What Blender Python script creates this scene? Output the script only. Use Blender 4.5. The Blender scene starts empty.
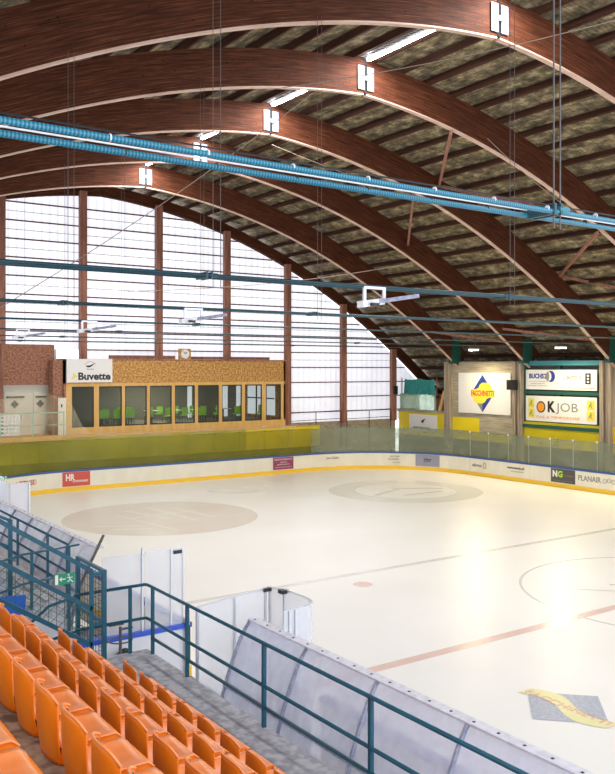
import bpy, bmesh, math, random
from mathutils import Vector, Matrix
random.seed(7)
S = bpy.context.scene
COL = S.collection
PI = math.pi

# ------------------------------------------------------------------ camera, world, lights, exposure
YAW = math.radians(34.672)
CAM = Vector((-23.22, -14.44, 6.56))
cd = bpy.data.cameras.new('camera'); cam = bpy.data.objects.new('camera', cd); COL.objects.link(cam)
cam.location = CAM; cam.rotation_euler = (PI/2, 0, -YAW)
cd.sensor_width = 36; cd.sensor_fit = 'AUTO'; cd.lens = 853.25/774*36
cd.shift_y = -(387-368.22)/774; cd.clip_start = .05; cd.clip_end = 300
S.camera = cam
S.view_settings.view_transform = 'Standard'; S.view_settings.look = 'None'
S.view_settings.gamma = 1.0; S.view_settings.use_curve_mapping = False
S.view_settings.exposure = 0.0
W = bpy.data.worlds.new('world'); S.world = W; W.use_nodes = True
bg = W.node_tree.nodes['Background']; bg.inputs[0].default_value = (.86, .9, 1.0, 1); bg.inputs[1].default_value = 2.6
S.cycles.max_bounces = 8; S.cycles.transparent_max_bounces = 24
S.cycles.sample_clamp_indirect = 6
WARM = (1.0, .83, .50)
FLOODS = [(15.5, 23.24, 7.66), (15.5, 16.6, 7.66), (15.5, 10.2, 7.66), (15.5, 4.2, 7.66), (15.5, -1.8, 7.66), (15.5, -7.8, 7.66)]
FLOOD_W = 360
DOWN_W = 640
RIDGE_E = 24

# ------------------------------------------------------------------ materials
def nt(name):
    m = bpy.data.materials.new(name); m.use_nodes = True
    n = m.node_tree; b = n.nodes['Principled BSDF']
    return m, n, b
def mat(name, c, rough=.6, metal=0, c2=None, scale=3.0, stretch=(1, 1, 1), detail=4, bump=0, contrast=(.35, .65), emis=0, spec=None, coord='Object'):
    m, n, b = nt(name)
    b.inputs['Base Color'].default_value = (*c, 1); b.inputs['Roughness'].default_value = rough; b.inputs['Metallic'].default_value = metal
    if spec is not None: b.inputs['Specular IOR Level'].default_value = spec
    if c2 or bump:
        tc = n.nodes.new('ShaderNodeTexCoord'); mp = n.nodes.new('ShaderNodeMapping'); mp.inputs['Scale'].default_value = stretch
        nz = n.nodes.new('ShaderNodeTexNoise'); nz.inputs['Scale'].default_value = scale; nz.inputs['Detail'].default_value = detail
        n.links.new(tc.outputs[coord], mp.inputs[0]); n.links.new(mp.outputs[0], nz.inputs['Vector'])
        if c2:
            r = n.nodes.new('ShaderNodeValToRGB'); r.color_ramp.elements[0].position = contrast[0]; r.color_ramp.elements[1].position = contrast[1]
            r.color_ramp.elements[0].color = (*c, 1); r.color_ramp.elements[1].color = (*c2, 1)
            n.links.new(nz.outputs[0], r.inputs[0]); n.links.new(r.outputs[0], b.inputs['Base Color'])
        if bump:
            bp = n.nodes.new('ShaderNodeBump'); bp.inputs['Strength'].default_value = bump; bp.inputs['Distance'].default_value = .02
            n.links.new(nz.outputs[0], bp.inputs['Height']); n.links.new(bp.outputs[0], b.inputs['Normal'])
    if emis:
        b.inputs['Emission Color'].default_value = (*c, 1); b.inputs['Emission Strength'].default_value = emis
    return m
def clear(name, tint, body, fac, rough=.15, scale=1.5, vary=.2, stretch=(1, 1, 1)):
    """see-through sheet: part clear, part hazy"""
    m, n, b = nt(name)
    b.inputs['Base Color'].default_value = (*body, 1); b.inputs['Roughness'].default_value = rough
    t = n.nodes.new('ShaderNodeBsdfTransparent'); t.inputs[0].default_value = (*tint, 1)
    mx = n.nodes.new('ShaderNodeMixShader')
    tc = n.nodes.new('ShaderNodeTexCoord'); mp = n.nodes.new('ShaderNodeMapping'); mp.inputs['Scale'].default_value = stretch
    nz = n.nodes.new('ShaderNodeTexNoise'); nz.inputs['Scale'].default_value = scale; nz.inputs['Detail'].default_value = 5
    mr = n.nodes.new('ShaderNodeMapRange'); mr.inputs[1].default_value = .3; mr.inputs[2].default_value = .7
    mr.inputs[3].default_value = max(0, fac-vary); mr.inputs[4].default_value = min(1, fac+vary)
    L = n.links.new
    L(tc.outputs['Object'], mp.inputs[0]); L(mp.outputs[0], nz.inputs['Vector']); L(nz.outputs[0], mr.inputs[0]); L(mr.outputs[0], mx.inputs[0])
    L(t.outputs[0], mx.inputs[1]); L(b.outputs[0], mx.inputs[2]); L(mx.outputs[0], n.nodes['Material Output'].inputs[0])
    return m
M = {}
M['ice'] = mat('ice', (.89, .88, .845), .20, c2=(.86, .85, .81), scale=.35, bump=0)
nn = M['ice'].node_tree; bb = nn.nodes['Principled BSDF']
_tc = nn.nodes.new('ShaderNodeTexCoord'); _mp = nn.nodes.new('ShaderNodeMapping'); _mp.inputs['Scale'].default_value = (1.2, 6, 1)
_nz = nn.nodes.new('ShaderNodeTexNoise'); _nz.inputs['Scale'].default_value = 1.4; _nz.inputs['Detail'].default_value = 6
_bp = nn.nodes.new('ShaderNodeBump'); _bp.inputs['Strength'].default_value = .12; _bp.inputs['Distance'].default_value = .01
_mr = nn.nodes.new('ShaderNodeMapRange'); _mr.inputs[3].default_value = .26; _mr.inputs[4].default_value = .44
nn.links.new(_tc.outputs['Object'], _mp.inputs[0]); nn.links.new(_mp.outputs[0], _nz.inputs['Vector']); nn.links.new(_nz.outputs[0], _bp.inputs['Height'])
nn.links.new(_bp.outputs[0], bb.inputs['Normal']); nn.links.new(_nz.outputs[0], _mr.inputs[0]); nn.links.new(_mr.outputs[0], bb.inputs['Roughness'])
def paint(name, c, c2=None, scale=2):
    return mat(name, c, .22, c2=c2, scale=scale)
M['red_line'] = paint('red line paint', (.80, .56, .50), (.84, .64, .57), 1.5)
M['blue_line'] = paint('grey line paint', (.72, .715, .68), (.79, .78, .73), 1.5)
M['pinkish'] = paint('circle logo paint', (.80, .725, .67), (.84, .78, .73), .6)
M['ringgrey'] = paint('ring paint', (.84, .825, .77), (.87, .855, .80), .6)
M['thinline'] = paint('thin circle paint', (.74, .735, .68))
M['icelogo_grey'] = mat('logo slate', (.36, .40, .50), .3, c2=(.52, .55, .62), scale=14, bump=0)
M['icelogo_yel'] = mat('logo yellow', (.84, .79, .40), .3, c2=(.80, .77, .45), scale=8)
M['icelogo_red'] = mat('logo red', (.80, .50, .38), .3)
M['white_board'] = mat('board facing', (.83, .79, .66), .45, c2=(.77, .73, .60), scale=1.4, stretch=(1, 1, .6))
M['yellow_kick'] = mat('yellow kick strip', (.90, .56, .03), .4)
M['blue_cap'] = mat('blue top rail', (.03, .09, .33), .35)
M['blue_bright'] = mat('bright blue cap', (.03, .10, .60), .35)
M['glass'] = clear('scratched plexiglass', (.82, .86, .76), (.33, .36, .28), .40, .12, 1.0, .12, (1, 1, 1.6))
M['glass_end'] = clear('olive tinted plexiglass', (.90, .89, .46), (.34, .33, .08), .27, .12, .7, .08)
M['joint'] = mat('pale joint', (.42, .46, .38), .5)
M['glass_clear'] = clear('clear plexiglass', (.97, .98, .99), (.90, .91, .95), .36, .2, .5, .04)
M['glass_mint'] = clear('mint plexiglass', (.70, .90, .80), (.50, .72, .62), .6, .1, 1.0, .08)
M['alu'] = mat('aluminium', (.62, .64, .68), .35, .7)
M['white_metal'] = mat('white metal', (.80, .80, .82), .4)
M['cover'] = clear('frosted polycarbonate', (.95, .96, 1.0), (.88, .89, .98), .58, .4, 2.2, .16, (1, 1, 1))
M['cover_lip'] = mat('pale cover lip', (.78, .78, .84), .4, c2=(.62, .62, .70), scale=9)
M['rib_alu'] = mat('weathered aluminium rib', (.26, .28, .38), .5, .2, c2=(.45, .47, .58), scale=12)
M['teal'] = mat('teal painted steel', (.002, .070, .115), .35, c2=(.003, .095, .145), scale=4)
M['teal_rod'] = mat('dark teal rod', (.015, .065, .085), .4)
M['orange'] = mat('orange plastic', (1.0, .25, .006), .36, c2=(.95, .21, .005), scale=6, bump=.03)
M['orange_edge'] = mat('worn orange plastic', (.95, .33, .12), .38, c2=(.90, .27, .06), scale=8)
M['hole'] = mat('dark brown hollow', (.09, .03, .015), .8)
M['conc_ledge'] = mat('grey concrete', (.30, .30, .33), .85, c2=(.46, .46, .49), scale=9, detail=10, bump=.4, contrast=(.4, .6))
M['conc_tier'] = mat('stained tan concrete', (.16, .10, .065), .9, c2=(.50, .36, .25), scale=7, detail=10, bump=.5, contrast=(.38, .62))
M['conc'] = mat('pale concrete floor', (.52, .52, .53), .8, c2=(.60, .60, .61), scale=2)
M['conc_wall'] = mat('board marked concrete', (.30, .25, .18), .85, c2=(.50, .44, .33), scale=3, stretch=(1, .25, 5), detail=8, bump=.3)
M['conc_col'] = mat('streaked concrete column', (.20, .15, .11), .85, c2=(.44, .37, .28), scale=4, stretch=(3, 6, .15), detail=6, bump=.2)
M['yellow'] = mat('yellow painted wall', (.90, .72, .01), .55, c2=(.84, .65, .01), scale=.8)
M['olive'] = mat('shaded yellow wall', (.50, .46, .07), .6, c2=(.38, .36, .06), scale=.6)  # unlit stretch of the yellow end wall, its shade put into the colour
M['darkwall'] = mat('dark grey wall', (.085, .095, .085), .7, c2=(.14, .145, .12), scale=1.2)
M['greenframe'] = mat('dark green steel', (.012, .085, .06), .5)
M['tealbeam'] = mat('light teal beam', (.04, .22, .26), .5)
M['black'] = mat('black', (.012, .012, .014), .4)
M['white'] = mat('white sign face', (.82, .81, .78), .5)
M['blue'] = mat('sign blue', (.015, .05, .30), .5)
M['signyellow'] = mat('sign yellow', (.86, .72, .05), .5)
M['signred'] = mat('sign red', (.55, .05, .04), .5)
M['signorange'] = mat('sign orange', (.85, .33, .02), .5)
M['redpanel'] = mat('red panel', (.62, .09, .06), .5)
M['purple'] = mat('purple panel', (.30, .05, .13), .5)
M['greypanel'] = mat('charcoal panel', (.09, .08, .08), .5)
M['lilac'] = mat('grey lilac panel', (.30, .30, .40), .5)
M['lime'] = mat('lime letters', (.45, .75, .03), .5)
M['greyink'] = mat('grey ink', (.25, .25, .23), .6)
M['redink'] = mat('red ink', (.55, .10, .08), .6)
M['osb'] = mat('chipboard', (.38, .17, .04), .75, c2=(.66, .38, .12), scale=9, detail=8, contrast=(.42, .58))
M['osb_dark'] = mat('reddish chipboard', (.22, .085, .045), .75, c2=(.42, .20, .12), scale=10, detail=8, contrast=(.4, .6))
M['pine'] = mat('pine framing', (.68, .39, .10), .6, c2=(.76, .47, .17), scale=4, stretch=(1, 1, .2))
M['post'] = mat('brown timber post', (.22, .08, .05), .6, c2=(.38, .17, .11), scale=5, stretch=(2, 2, .12))
M['girt'] = mat('dark red girt', (.10, .025, .02), .6)
M['purlin'] = mat('dark purlin', (.045, .020, .013), .85, spec=.15, c2=(.085, .036, .022), scale=3, stretch=(2, .2, 2))
M['mintpaint'] = mat('mint painted rail', (.30, .55, .45), .4)
M['door_white'] = mat('cream door', (.74, .72, .62), .5)
M['chairgreen'] = mat('lime chair plastic', (.36, .75, .05), .4)
M['interior'] = mat('dim interior wall', (.26, .24, .18), .8)
M['winglass'] = clear('window glass', (.82, .85, .84), (.10, .12, .12), .10, .03, 1, .02)
M['exit_green'] = mat('exit sign green', (.0, .26, .12), .4)
M['tarp_blue'] = mat('blue plastic', (.01, .10, .45), .4)
M['netteal'] = mat('teal netting', (.01, .20, .20), .8, c2=(.05, .34, .30), scale=7, stretch=(4, 4, .4))
M['netgreen'] = clear('sage netting', (.7, .8, .65), (.30, .45, .30), .75, .8, 5, .12)
M['fine_net'] = clear('fine cream netting', (.97, .95, .88), (.80, .72, .52), .17, .8, .9, .10)
M['rope'] = mat('rope', (.35, .28, .22), .8)
M['plate'] = mat('galvanised plate', (.24, .28, .34), .5, .1)
M['steelwire'] = mat('steel wire', (.10, .09, .085), .5)

def tube_mat():
    m, n, b = nt('ribbed blue hose')
    tc = n.nodes.new('ShaderNodeTexCoord'); w = n.nodes.new('ShaderNodeTexWave'); w.bands_direction = 'X'; w.inputs['Scale'].default_value = 14
    w.inputs['Distortion'].default_value = 0.4
    r = n.nodes.new('ShaderNodeValToRGB'); r.color_ramp.elements[0].position = .35; r.color_ramp.elements[1].position = .75
    r.color_ramp.elements[0].color = (.006, .12, .20, 1); r.color_ramp.elements[1].color = (.05, .27, .37, 1)
    n.links.new(tc.outputs['Object'], w.inputs[0]); n.links.new(w.outputs[0], r.inputs[0]); n.links.new(r.outputs[0], b.inputs['Base Color'])
    b.inputs['Roughness'].default_value = .3
    return m
M['tube'] = tube_mat()
def glulam_mat():
    m, n, b = nt('glulam timber'); L = n.links.new
    tc = n.nodes.new('ShaderNodeTexCoord')
    mp = n.nodes.new('ShaderNodeMapping'); mp.inputs['Scale'].default_value = (.45, 11, 1)
    nz = n.nodes.new('ShaderNodeTexNoise'); nz.inputs['Scale'].default_value = 2.2; nz.inputs['Detail'].default_value = 7; nz.inputs['Roughness'].default_value = .65
    L(tc.outputs['UV'], mp.inputs[0]); L(mp.outputs[0], nz.inputs['Vector'])
    r = n.nodes.new('ShaderNodeValToRGB'); e = r.color_ramp.elements
    e[0].position = .30; e[0].color = (.032, .010, .005, 1); e[1].position = .72; e[1].color = (.24, .080, .034, 1)
    el = e.new(.5); el.color = (.10, .031, .014, 1)
    L(nz.outputs[0], r.inputs[0])
    br = n.nodes.new('ShaderNodeTexBrick'); br.inputs['Scale'].default_value = 1; br.inputs['Brick Width'].default_value = 2.6; br.inputs['Row Height'].default_value = .04 * 1.0
    br.inputs['Mortar Size'].default_value = .0035; br.inputs['Color1'].default_value = (1, 1, 1, 1); br.inputs['Color2'].default_value = (.74, .72, .70, 1); br.inputs['Mortar'].default_value = (.35, .3, .28, 1)
    L(tc.outputs['UV'], br.inputs[0])
    vr = n.nodes.new('ShaderNodeTexVoronoi'); vr.inputs['Scale'].default_value = 3.4
    L(tc.outputs['UV'], vr.inputs['Vector'])
    kr = n.nodes.new('ShaderNodeMapRange'); kr.inputs[1].default_value = .05; kr.inputs[2].default_value = .12; kr.inputs[3].default_value = .25; kr.inputs[4].default_value = 1
    L(vr.outputs['Distance'], kr.inputs[0])
    m1 = n.nodes.new('ShaderNodeMix'); m1.data_type = 'RGBA'; m1.blend_type = 'MULTIPLY'; m1.inputs[0].default_value = 1
    L(r.outputs[0], m1.inputs[6]); L(br.outputs[0], m1.inputs[7])
    m2 = n.nodes.new('ShaderNodeMix'); m2.data_type = 'RGBA'; m2.blend_type = 'MULTIPLY'; m2.inputs[0].default_value = 1
    L(m1.outputs[2], m2.inputs[6]); L(kr.outputs[0], m2.inputs[7])
    L(m2.outputs[2], b.inputs['Base Color']); b.inputs['Roughness'].default_value = .7; b.inputs['Specular IOR Level'].default_value = .15
    return m
M['glulam'] = glulam_mat()
M['soffit'] = mat('lit soffit tone', (.60, .40, .30), .5, c2=(.70, .50, .40), scale=2)  # light on the arch underside, put into a paler wood colour
def roof_mat():
    m, n, b = nt('fibre cement roof sheets'); L = n.links.new
    tc = n.nodes.new('ShaderNodeTexCoord')
    nz = n.nodes.new('ShaderNodeTexNoise'); nz.inputs['Scale'].default_value = 1.9; nz.inputs['Detail'].default_value = 9; nz.inputs['Roughness'].default_value = .72
    mp = n.nodes.new('ShaderNodeMapping'); mp.inputs['Scale'].default_value = (1.6, .8, 1)
    L(tc.outputs['UV'], mp.inputs[0]); L(mp.outputs[0], nz.inputs['Vector'])
    r = n.nodes.new('ShaderNodeValToRGB'); e = r.color_ramp.elements
    e[0].position = .38; e[0].color = (.055, .045, .028, 1); e[1].position = .66; e[1].color = (.62, .52, .30, 1)
    el = e.new(.52); el.color = (.23, .18, .10, 1)
    L(nz.outputs[0], r.inputs[0])
    br = n.nodes.new('ShaderNodeTexBrick'); br.inputs['Scale'].default_value = 1; br.inputs['Brick Width'].default_value = 1.05; br.inputs['Row Height'].default_value = 2.1
    br.inputs['Mortar Size'].default_value = .02; br.inputs['Color1'].default_value = (1, 1, 1, 1); br.inputs['Color2'].default_value = (.7, .7, .68, 1); br.inputs['Mortar'].default_value = (.5, .46, .4, 1)
    L(tc.outputs['UV'], br.inputs[0])
    m1 = n.nodes.new('ShaderNodeMix'); m1.data_type = 'RGBA'; m1.blend_type = 'MULTIPLY'; m1.inputs[0].default_value = 1
    L(r.outputs[0], m1.inputs[6]); L(br.outputs[0], m1.inputs[7]); L(m1.outputs[2], b.inputs['Base Color'])
    w = n.nodes.new('ShaderNodeTexWave'); w.bands_direction = 'Y'; w.inputs['Scale'].default_value = 1.8
    L(tc.outputs['UV'], w.inputs[0])
    bp = n.nodes.new('ShaderNodeBump'); bp.inputs['Strength'].default_value = .5; bp.inputs['Distance'].default_value = .04
    L(w.outputs[0], bp.inputs['Height']); L(bp.outputs[0], b.inputs['Normal']); b.inputs['Roughness'].default_value = .8
    return m
M['roof'] = roof_mat()
def glow_mat():
    """daylit ribbed polycarbonate: a lit window"""
    m, n, b = nt('daylit ribbed polycarbonate'); L = n.links.new
    tc = n.nodes.new('ShaderNodeTexCoord'); w = n.nodes.new('ShaderNodeTexWave'); w.bands_direction = 'X'; w.inputs['Scale'].default_value = .7; w.inputs['Distortion'].default_value = 0
    nz = n.nodes.new('ShaderNodeTexNoise'); nz.inputs['Scale'].default_value = .35; nz.inputs['Detail'].default_value = 2
    L(tc.outputs['Object'], w.inputs[0]); L(tc.outputs['Object'], nz.inputs[0])
    r = n.nodes.new('ShaderNodeValToRGB'); e = r.color_ramp.elements
    e[0].position = .0; e[0].color = (.68, .70, .82, 1); e[1].position = .3; e[1].color = (.90, .91, .97, 1)
    L(w.outputs[0], r.inputs[0])
    sx = n.nodes.new('ShaderNodeSeparateXYZ'); L(tc.outputs['Object'], sx.inputs[0])
    mr = n.nodes.new('ShaderNodeMapRange'); mr.inputs[1].default_value = 4.5; mr.inputs[2].default_value = 10; mr.inputs[3].default_value = .74; mr.inputs[4].default_value = 1.0
    L(sx.outputs[2], mr.inputs[0])
    mr2 = n.nodes.new('ShaderNodeMapRange'); mr2.inputs[1].default_value = .3; mr2.inputs[2].default_value = .7; mr2.inputs[3].default_value = .9; mr2.inputs[4].default_value = 1.1
    L(nz.outputs[0], mr2.inputs[0])
    mu = n.nodes.new('ShaderNodeMath'); mu.operation = 'MULTIPLY'; L(mr.outputs[0], mu.inputs[0]); L(mr2.outputs[0], mu.inputs[1])
    L(r.outputs[0], b.inputs['Emission Color']); L(mu.outputs[0], b.inputs['Emission Strength'])
    b.inputs['Base Color'].default_value = (.5, .5, .55, 1)
    return m
M['poly'] = glow_mat()
M['tubelight'] = mat('fluorescent tube', (.93, .92, 1.0), .4, emis=RIDGE_E)
M['flood'] = mat('warm flood lamp', (1.0, .86, .5), .4, emis=14)
M['daylit'] = mat('daylit pane', (.85, .88, .95), .4, emis=.75)

# ------------------------------------------------------------------ mesh helpers
class MB:
    def __init__(s): s.v = []; s.f = []; s.uv = {}
    def box(s, x0, x1, y0, y1, z0, z1):
        i = len(s.v)
        s.v += [(x0, y0, z0), (x1, y0, z0), (x1, y1, z0), (x0, y1, z0), (x0, y0, z1), (x1, y0, z1), (x1, y1, z1), (x0, y1, z1)]
        s.f += [tuple(i+k for k in q) for q in ((3, 2, 1, 0), (4, 5, 6, 7), (0, 1, 5, 4), (1, 2, 6, 5), (2, 3, 7, 6), (3, 0, 4, 7))]
        return s
    def bar(s, a, b, w, h=None, up=(0, 0, 1)):
        h = h or w; a = Vector(a); b = Vector(b); d = (b-a).normalized(); u = Vector(up)
        if abs(d.dot(u)) > .98: u = Vector((1, 0, 0))
        r = d.cross(u).normalized(); u = r.cross(d); i = len(s.v)
        for p in (a, b):
            for (p1, p2) in ((-1, -1), (1, -1), (1, 1), (-1, 1)): s.v.append(tuple(p + r*w/2*p1 + u*h/2*p2))
        s.f += [tuple(i+k for k in q) for q in ((3, 2, 1, 0), (4, 5, 6, 7), (0, 1, 5, 4), (1, 2, 6, 5), (2, 3, 7, 6), (3, 0, 4, 7))]
        return s
    def tube(s, pts, r, n=8):
        pts = [Vector(p) for p in pts]; prev = None; i0 = len(s.v)
        for k, p in enumerate(pts):
            if k == 0: d = pts[1]-p
            elif k == len(pts)-1: d = p-pts[k-1]
            else: d = (pts[k+1]-p).normalized() + (p-pts[k-1]).normalized()
            d.normalize()
            if prev is None:
                u = Vector((0, 0, 1)) if abs(d.z) < .9 else Vector((1, 0, 0))
            else: u = prev
            x = d.cross(u).normalized(); u = x.cross(d).normalized(); prev = u
            for q in range(n):
                a = 2*PI*q/n; s.v.append(tuple(p + x*math.cos(a)*r + u*math.sin(a)*r))
        for k in range(len(pts)-1):
            for q in range(n):
                a = i0+k*n+q; b = i0+k*n+(q+1) % n; s.f.append((a, b, b+n, a+n))
        s.f.append(tuple(i0+q for q in range(n))[::-1]); s.f.append(tuple(i0+(len(pts)-1)*n+q for q in range(n)))
        return s
    def prism(s, poly, t, origin=(0, 0, 0), ax=(1, 0, 0), ay=(0, 0, 1)):
        """poly (2-D) in the plane origin+ax,ay, thickened by t along ax x ay"""
        o = Vector(origin); ax = Vector(ax); ay = Vector(ay); nrm = ax.cross(ay); i = len(s.v); n = len(poly)
        for k in (0, 1):
            for (a, b) in poly: s.v.append(tuple(o + ax*a + ay*b + nrm*t*k))
        s.f.append(tuple(i+q for q in range(n))[::-1]); s.f.append(tuple(i+n+q for q in range(n)))
        for q in range(n): s.f.append((i+q, i+(q+1) % n, i+n+(q+1) % n, i+n+q))
        return s
    def build(s, name, m, parent=None, smooth=False, loc=None):
        me = bpy.data.meshes.new(name)
        v = s.v
        if loc is not None: v = [(a-loc[0], b-loc[1], c-loc[2]) for a, b, c in v]
        me.from_pydata(v, [], s.f)
        if isinstance(m, str): m = M[m]
        me.materials.append(m)
        bm = bmesh.new(); bm.from_mesh(me); bmesh.ops.recalc_face_normals(bm, faces=bm.faces); bm.to_mesh(me); bm.free()
        if smooth: me.polygons.foreach_set('use_smooth', [True]*len(me.polygons))
        o = bpy.data.objects.new(name, me); COL.objects.link(o)
        if loc is not None: o.location = loc
        if parent is not None: o.parent = parent
        return o
def tag(o, label=None, cat=None, group=None, kind=None):
    if label: o['label'] = label
    if cat: o['category'] = cat
    if group: o['group'] = group
    if kind: o['kind'] = kind
    return o
def thing(name, label, cat, group=None, loc=(0, 0, 0)):
    o = bpy.data.objects.new(name, None); COL.objects.link(o); o.location = loc; o.empty_display_size = .2
    return tag(o, label, cat, group)
def part(name, mb, m, root, smooth=False, label=None):
    """mb in world coordinates; root carries a location only"""
    o = mb.build(name, m, None, smooth, tuple(root.location)); o.location = (0, 0, 0); o.parent = root
    if label: o['label'] = label
    return o
def struct(name, mb, m, smooth=False):
    return tag(mb.build(name, m, smooth=smooth), kind='structure')
def dup(root, loc, label=None, group=None):
    r = root.copy(); COL.objects.link(r); r.location = loc
    if label: r['label'] = label
    if group: r['group'] = group
    for ch in list(root.children):
        c = ch.copy(); COL.objects.link(c); c.parent = r
        for g in list(ch.children):
            e = g.copy(); COL.objects.link(e); e.parent = c
    return r
ROT = {'end': (PI/2, 0, 0), 'side': (PI/2, 0, -PI/2), 'ice': (0, 0, -PI/2)}
def text(name, body, width, height, loc, face, m, root, bold=0.0, shear=0.0, label=None):
    cu = bpy.data.curves.new(name, 'FONT'); cu.body = body; cu.size = 1; cu.extrude = .004; cu.offset = bold; cu.shear = shear
    cu.align_x = 'CENTER'; cu.align_y = 'CENTER'; cu.materials.append(M[m]); cu.resolution_u = 3
    o = bpy.data.objects.new(name, cu); COL.objects.link(o)
    bpy.context.view_layer.update()
    dx, dy = o.dimensions[0], o.dimensions[1]
    o.scale = (width/dx, height/dy, 1); o.rotation_euler = ROT[face]
    o.location = Vector(loc)-root.location
    me = bpy.data.meshes.new_from_object(o.evaluated_get(bpy.context.evaluated_depsgraph_get())); me.name = name
    t = bpy.data.objects.new(name, me); t.scale = o.scale; t.rotation_euler = o.rotation_euler; t.location = o.location
    bpy.data.objects.remove(o); o = t; COL.objects.link(o); o.parent = root
    if label: o['label'] = label
    return o

# ------------------------------------------------------------------ ice and ground
HX, HY, RC = 14.9, 30.1, 7.0
def rink_path(off=0.0, n=14):
    pts = []
    hx, hy, r = HX+off, HY+off, RC+off
    for cx, cy, a0 in ((hx-r, hy-r, 0), (-hx+r, hy-r, 90), (-hx+r, -hy+r, 180), (hx-r, -hy+r, 270)):
        for k in range(n+1):
            a = math.radians(a0+90*k/n); pts.append((cx+r*math.cos(a), cy+r*math.sin(a)))
    return pts
mb = MB(); mb.prism(rink_path(.0), .05, (0, 0, -.05), (1, 0, 0), (0, 1, 0)); ice = struct('floor', mb, 'ice'); ice['label'] = 'glossy cream white ice of the rink'
mb = MB(); mb.box(-30, 24, -30, 38, -.25, -.055); struct('floor', mb, 'conc')
def mark(name, mb, m, label, z=.002):
    o = mb.build(name, m, ice); o['label'] = label; o.location.z = .0004*len(ice.children); return o
Z1 = .001
def ring(cx, cy, r0, r1, n=72, a0=0, a1=360):
    mb = MB()
    for k in range(n+1):
        a = math.radians(a0+(a1-a0)*k/n)
        mb.v += [(cx+r0*math.cos(a), cy+r0*math.sin(a), Z1), (cx+r1*math.cos(a), cy+r1*math.sin(a), Z1)]
    for k in range(n): mb.f.append((2*k, 2*k+1, 2*k+3, 2*k+2))
    return mb
def flat(poly, z=Z1):
    mb = MB(); mb.v = [(a, b, z) for a, b in poly]; mb.f = [tuple(range(len(poly)))]; return mb
mark('centre_line', flat([(-14.85, -.13), (14.85, -.13), (14.85, .17), (-14.85, .17)]), 'red_line', 'faded red centre line across the ice')
mark('zone_line', flat([(-14.85, 6.95), (14.85, 6.95), (14.85, 7.2), (-14.85, 7.2)]), 'blue_line', 'faded grey zone line across the ice')
mark('faceoff_circle', ring(-7.1, 20.2, .01, 4.25), 'pinkish', 'faint pinkish brown filled circle')
mark('faceoff_circle', ring(7.1, 20.2, 2.7, 4.1), 'ringgrey', 'faint beige ring')
mark('centre_circle', ring(0, 0, 4.45, 4.53, 96), 'thinline', 'thin grey centre circle')
g = MB()
def streak(x0, y0, x1, y1, w, z=.002):
    d = Vector((x1-x0, y1-y0)); d.normalize(); p = Vector((-d.y, d.x))*w/2
    i = len(g.v); z = .003+.0004*len(g.f); g.v += [(x0-p.x, y0-p.y, z), (x1-p.x, y1-p.y, z), (x1+p.x, y1+p.y, z), (x0+p.x, y0+p.y, z)]; g.f.append((i, i+1, i+2, i+3))
for a in ((-10.4, 19.6, -8.6, 18.6, .25), (-10, 18.6, -8.6, 17.8, .3), (-7.8, 22.6, -7, 19.5, .3), (-6.6, 22.9, -6.2, 18.6, .3), (-8.3, 20.6, -5, 20.9, .3), (-5.6, 22.2, -5.2, 18.8, .25), (-8.6, 21.8, -7.9, 16.9, .2)):
    streak(*a)
mark('circle_emblem', g, paint('pale streak', (.89, .86, .80)), 'pale worn emblem strokes')
g = MB()
for a in ((4.6, 19.7, 7.2, 20.9, .3), (7.0, 21.2, 9.4, 19.7, .3), (5.9, 18.9, 8.6, 18.9, .22)): streak(*a)
mark('circle_emblem', g, paint('faint emblem', (.84, .82, .76)), 'faint wavy emblem in the ring')
g = MB()
for a in ((-1.0, 1.6, .6, .4, .12), (-.5, 1.1, .9, 1.1, .1), (-.9, .5, .6, -.6, .12), (.2, 1.7, 1.8, .6, .1), (-1.3, .1, .4, -.2, .1), (-2.4, 2.0, -1.2, .7, .07)): streak(*a)
mark('centre_emblem', g, 'thinline', 'grey strokes of the centre circle emblem')
mark('faceoff_dot', ring(-7.1, 5.9, .01, .3, 20), 'red_line', 'faint red face-off dot')
mark('goal_crease', ring(0, 26.1, .01, 1.8, 24, 180, 360), 'ringgrey', 'faint grey goal crease')
# sponsor diamond painted under the ice
LX, LY, LR = -9.72, -3.72, .97
d4 = lambda r: [(LX-r*1.0, LY), (LX, LY-r), (LX+r, LY), (LX, LY+r)]
mark('ice_logo_diamond', flat(d4(LR), .002), 'icelogo_grey', 'slate grey diamond of the painted sponsor logo')
band = []
N = 20
for k in range(N+1):
    t = k/N; yy = LY+1.05-2.1*t; band.append((LX+.20+.2*math.sin(t*2*PI), yy))
for k in range(N, -1, -1):
    t = k/N; yy = LY+1.05-2.1*t; band.append((LX-.20+.2*math.sin(t*2*PI), yy))
g = MB()
for k in range(N):
    i = len(g.v); a = band[k]; b = band[k+1]; c = band[2*N+1-k-1]; d = band[2*N+1-k]
    g.v += [(*a, .004), (*b, .004), (*c, .004), (*d, .004)]; g.f.append((i, i+1, i+2, i+3))
mark('ice_logo_band', g, 'icelogo_yel', 'yellow wave band across the painted logo')
text('ice_logo_lettering', 'FACCHINETTI', 1.95, .20, (LX, LY, .012), 'ice', 'icelogo_red', ice, .0)

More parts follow.
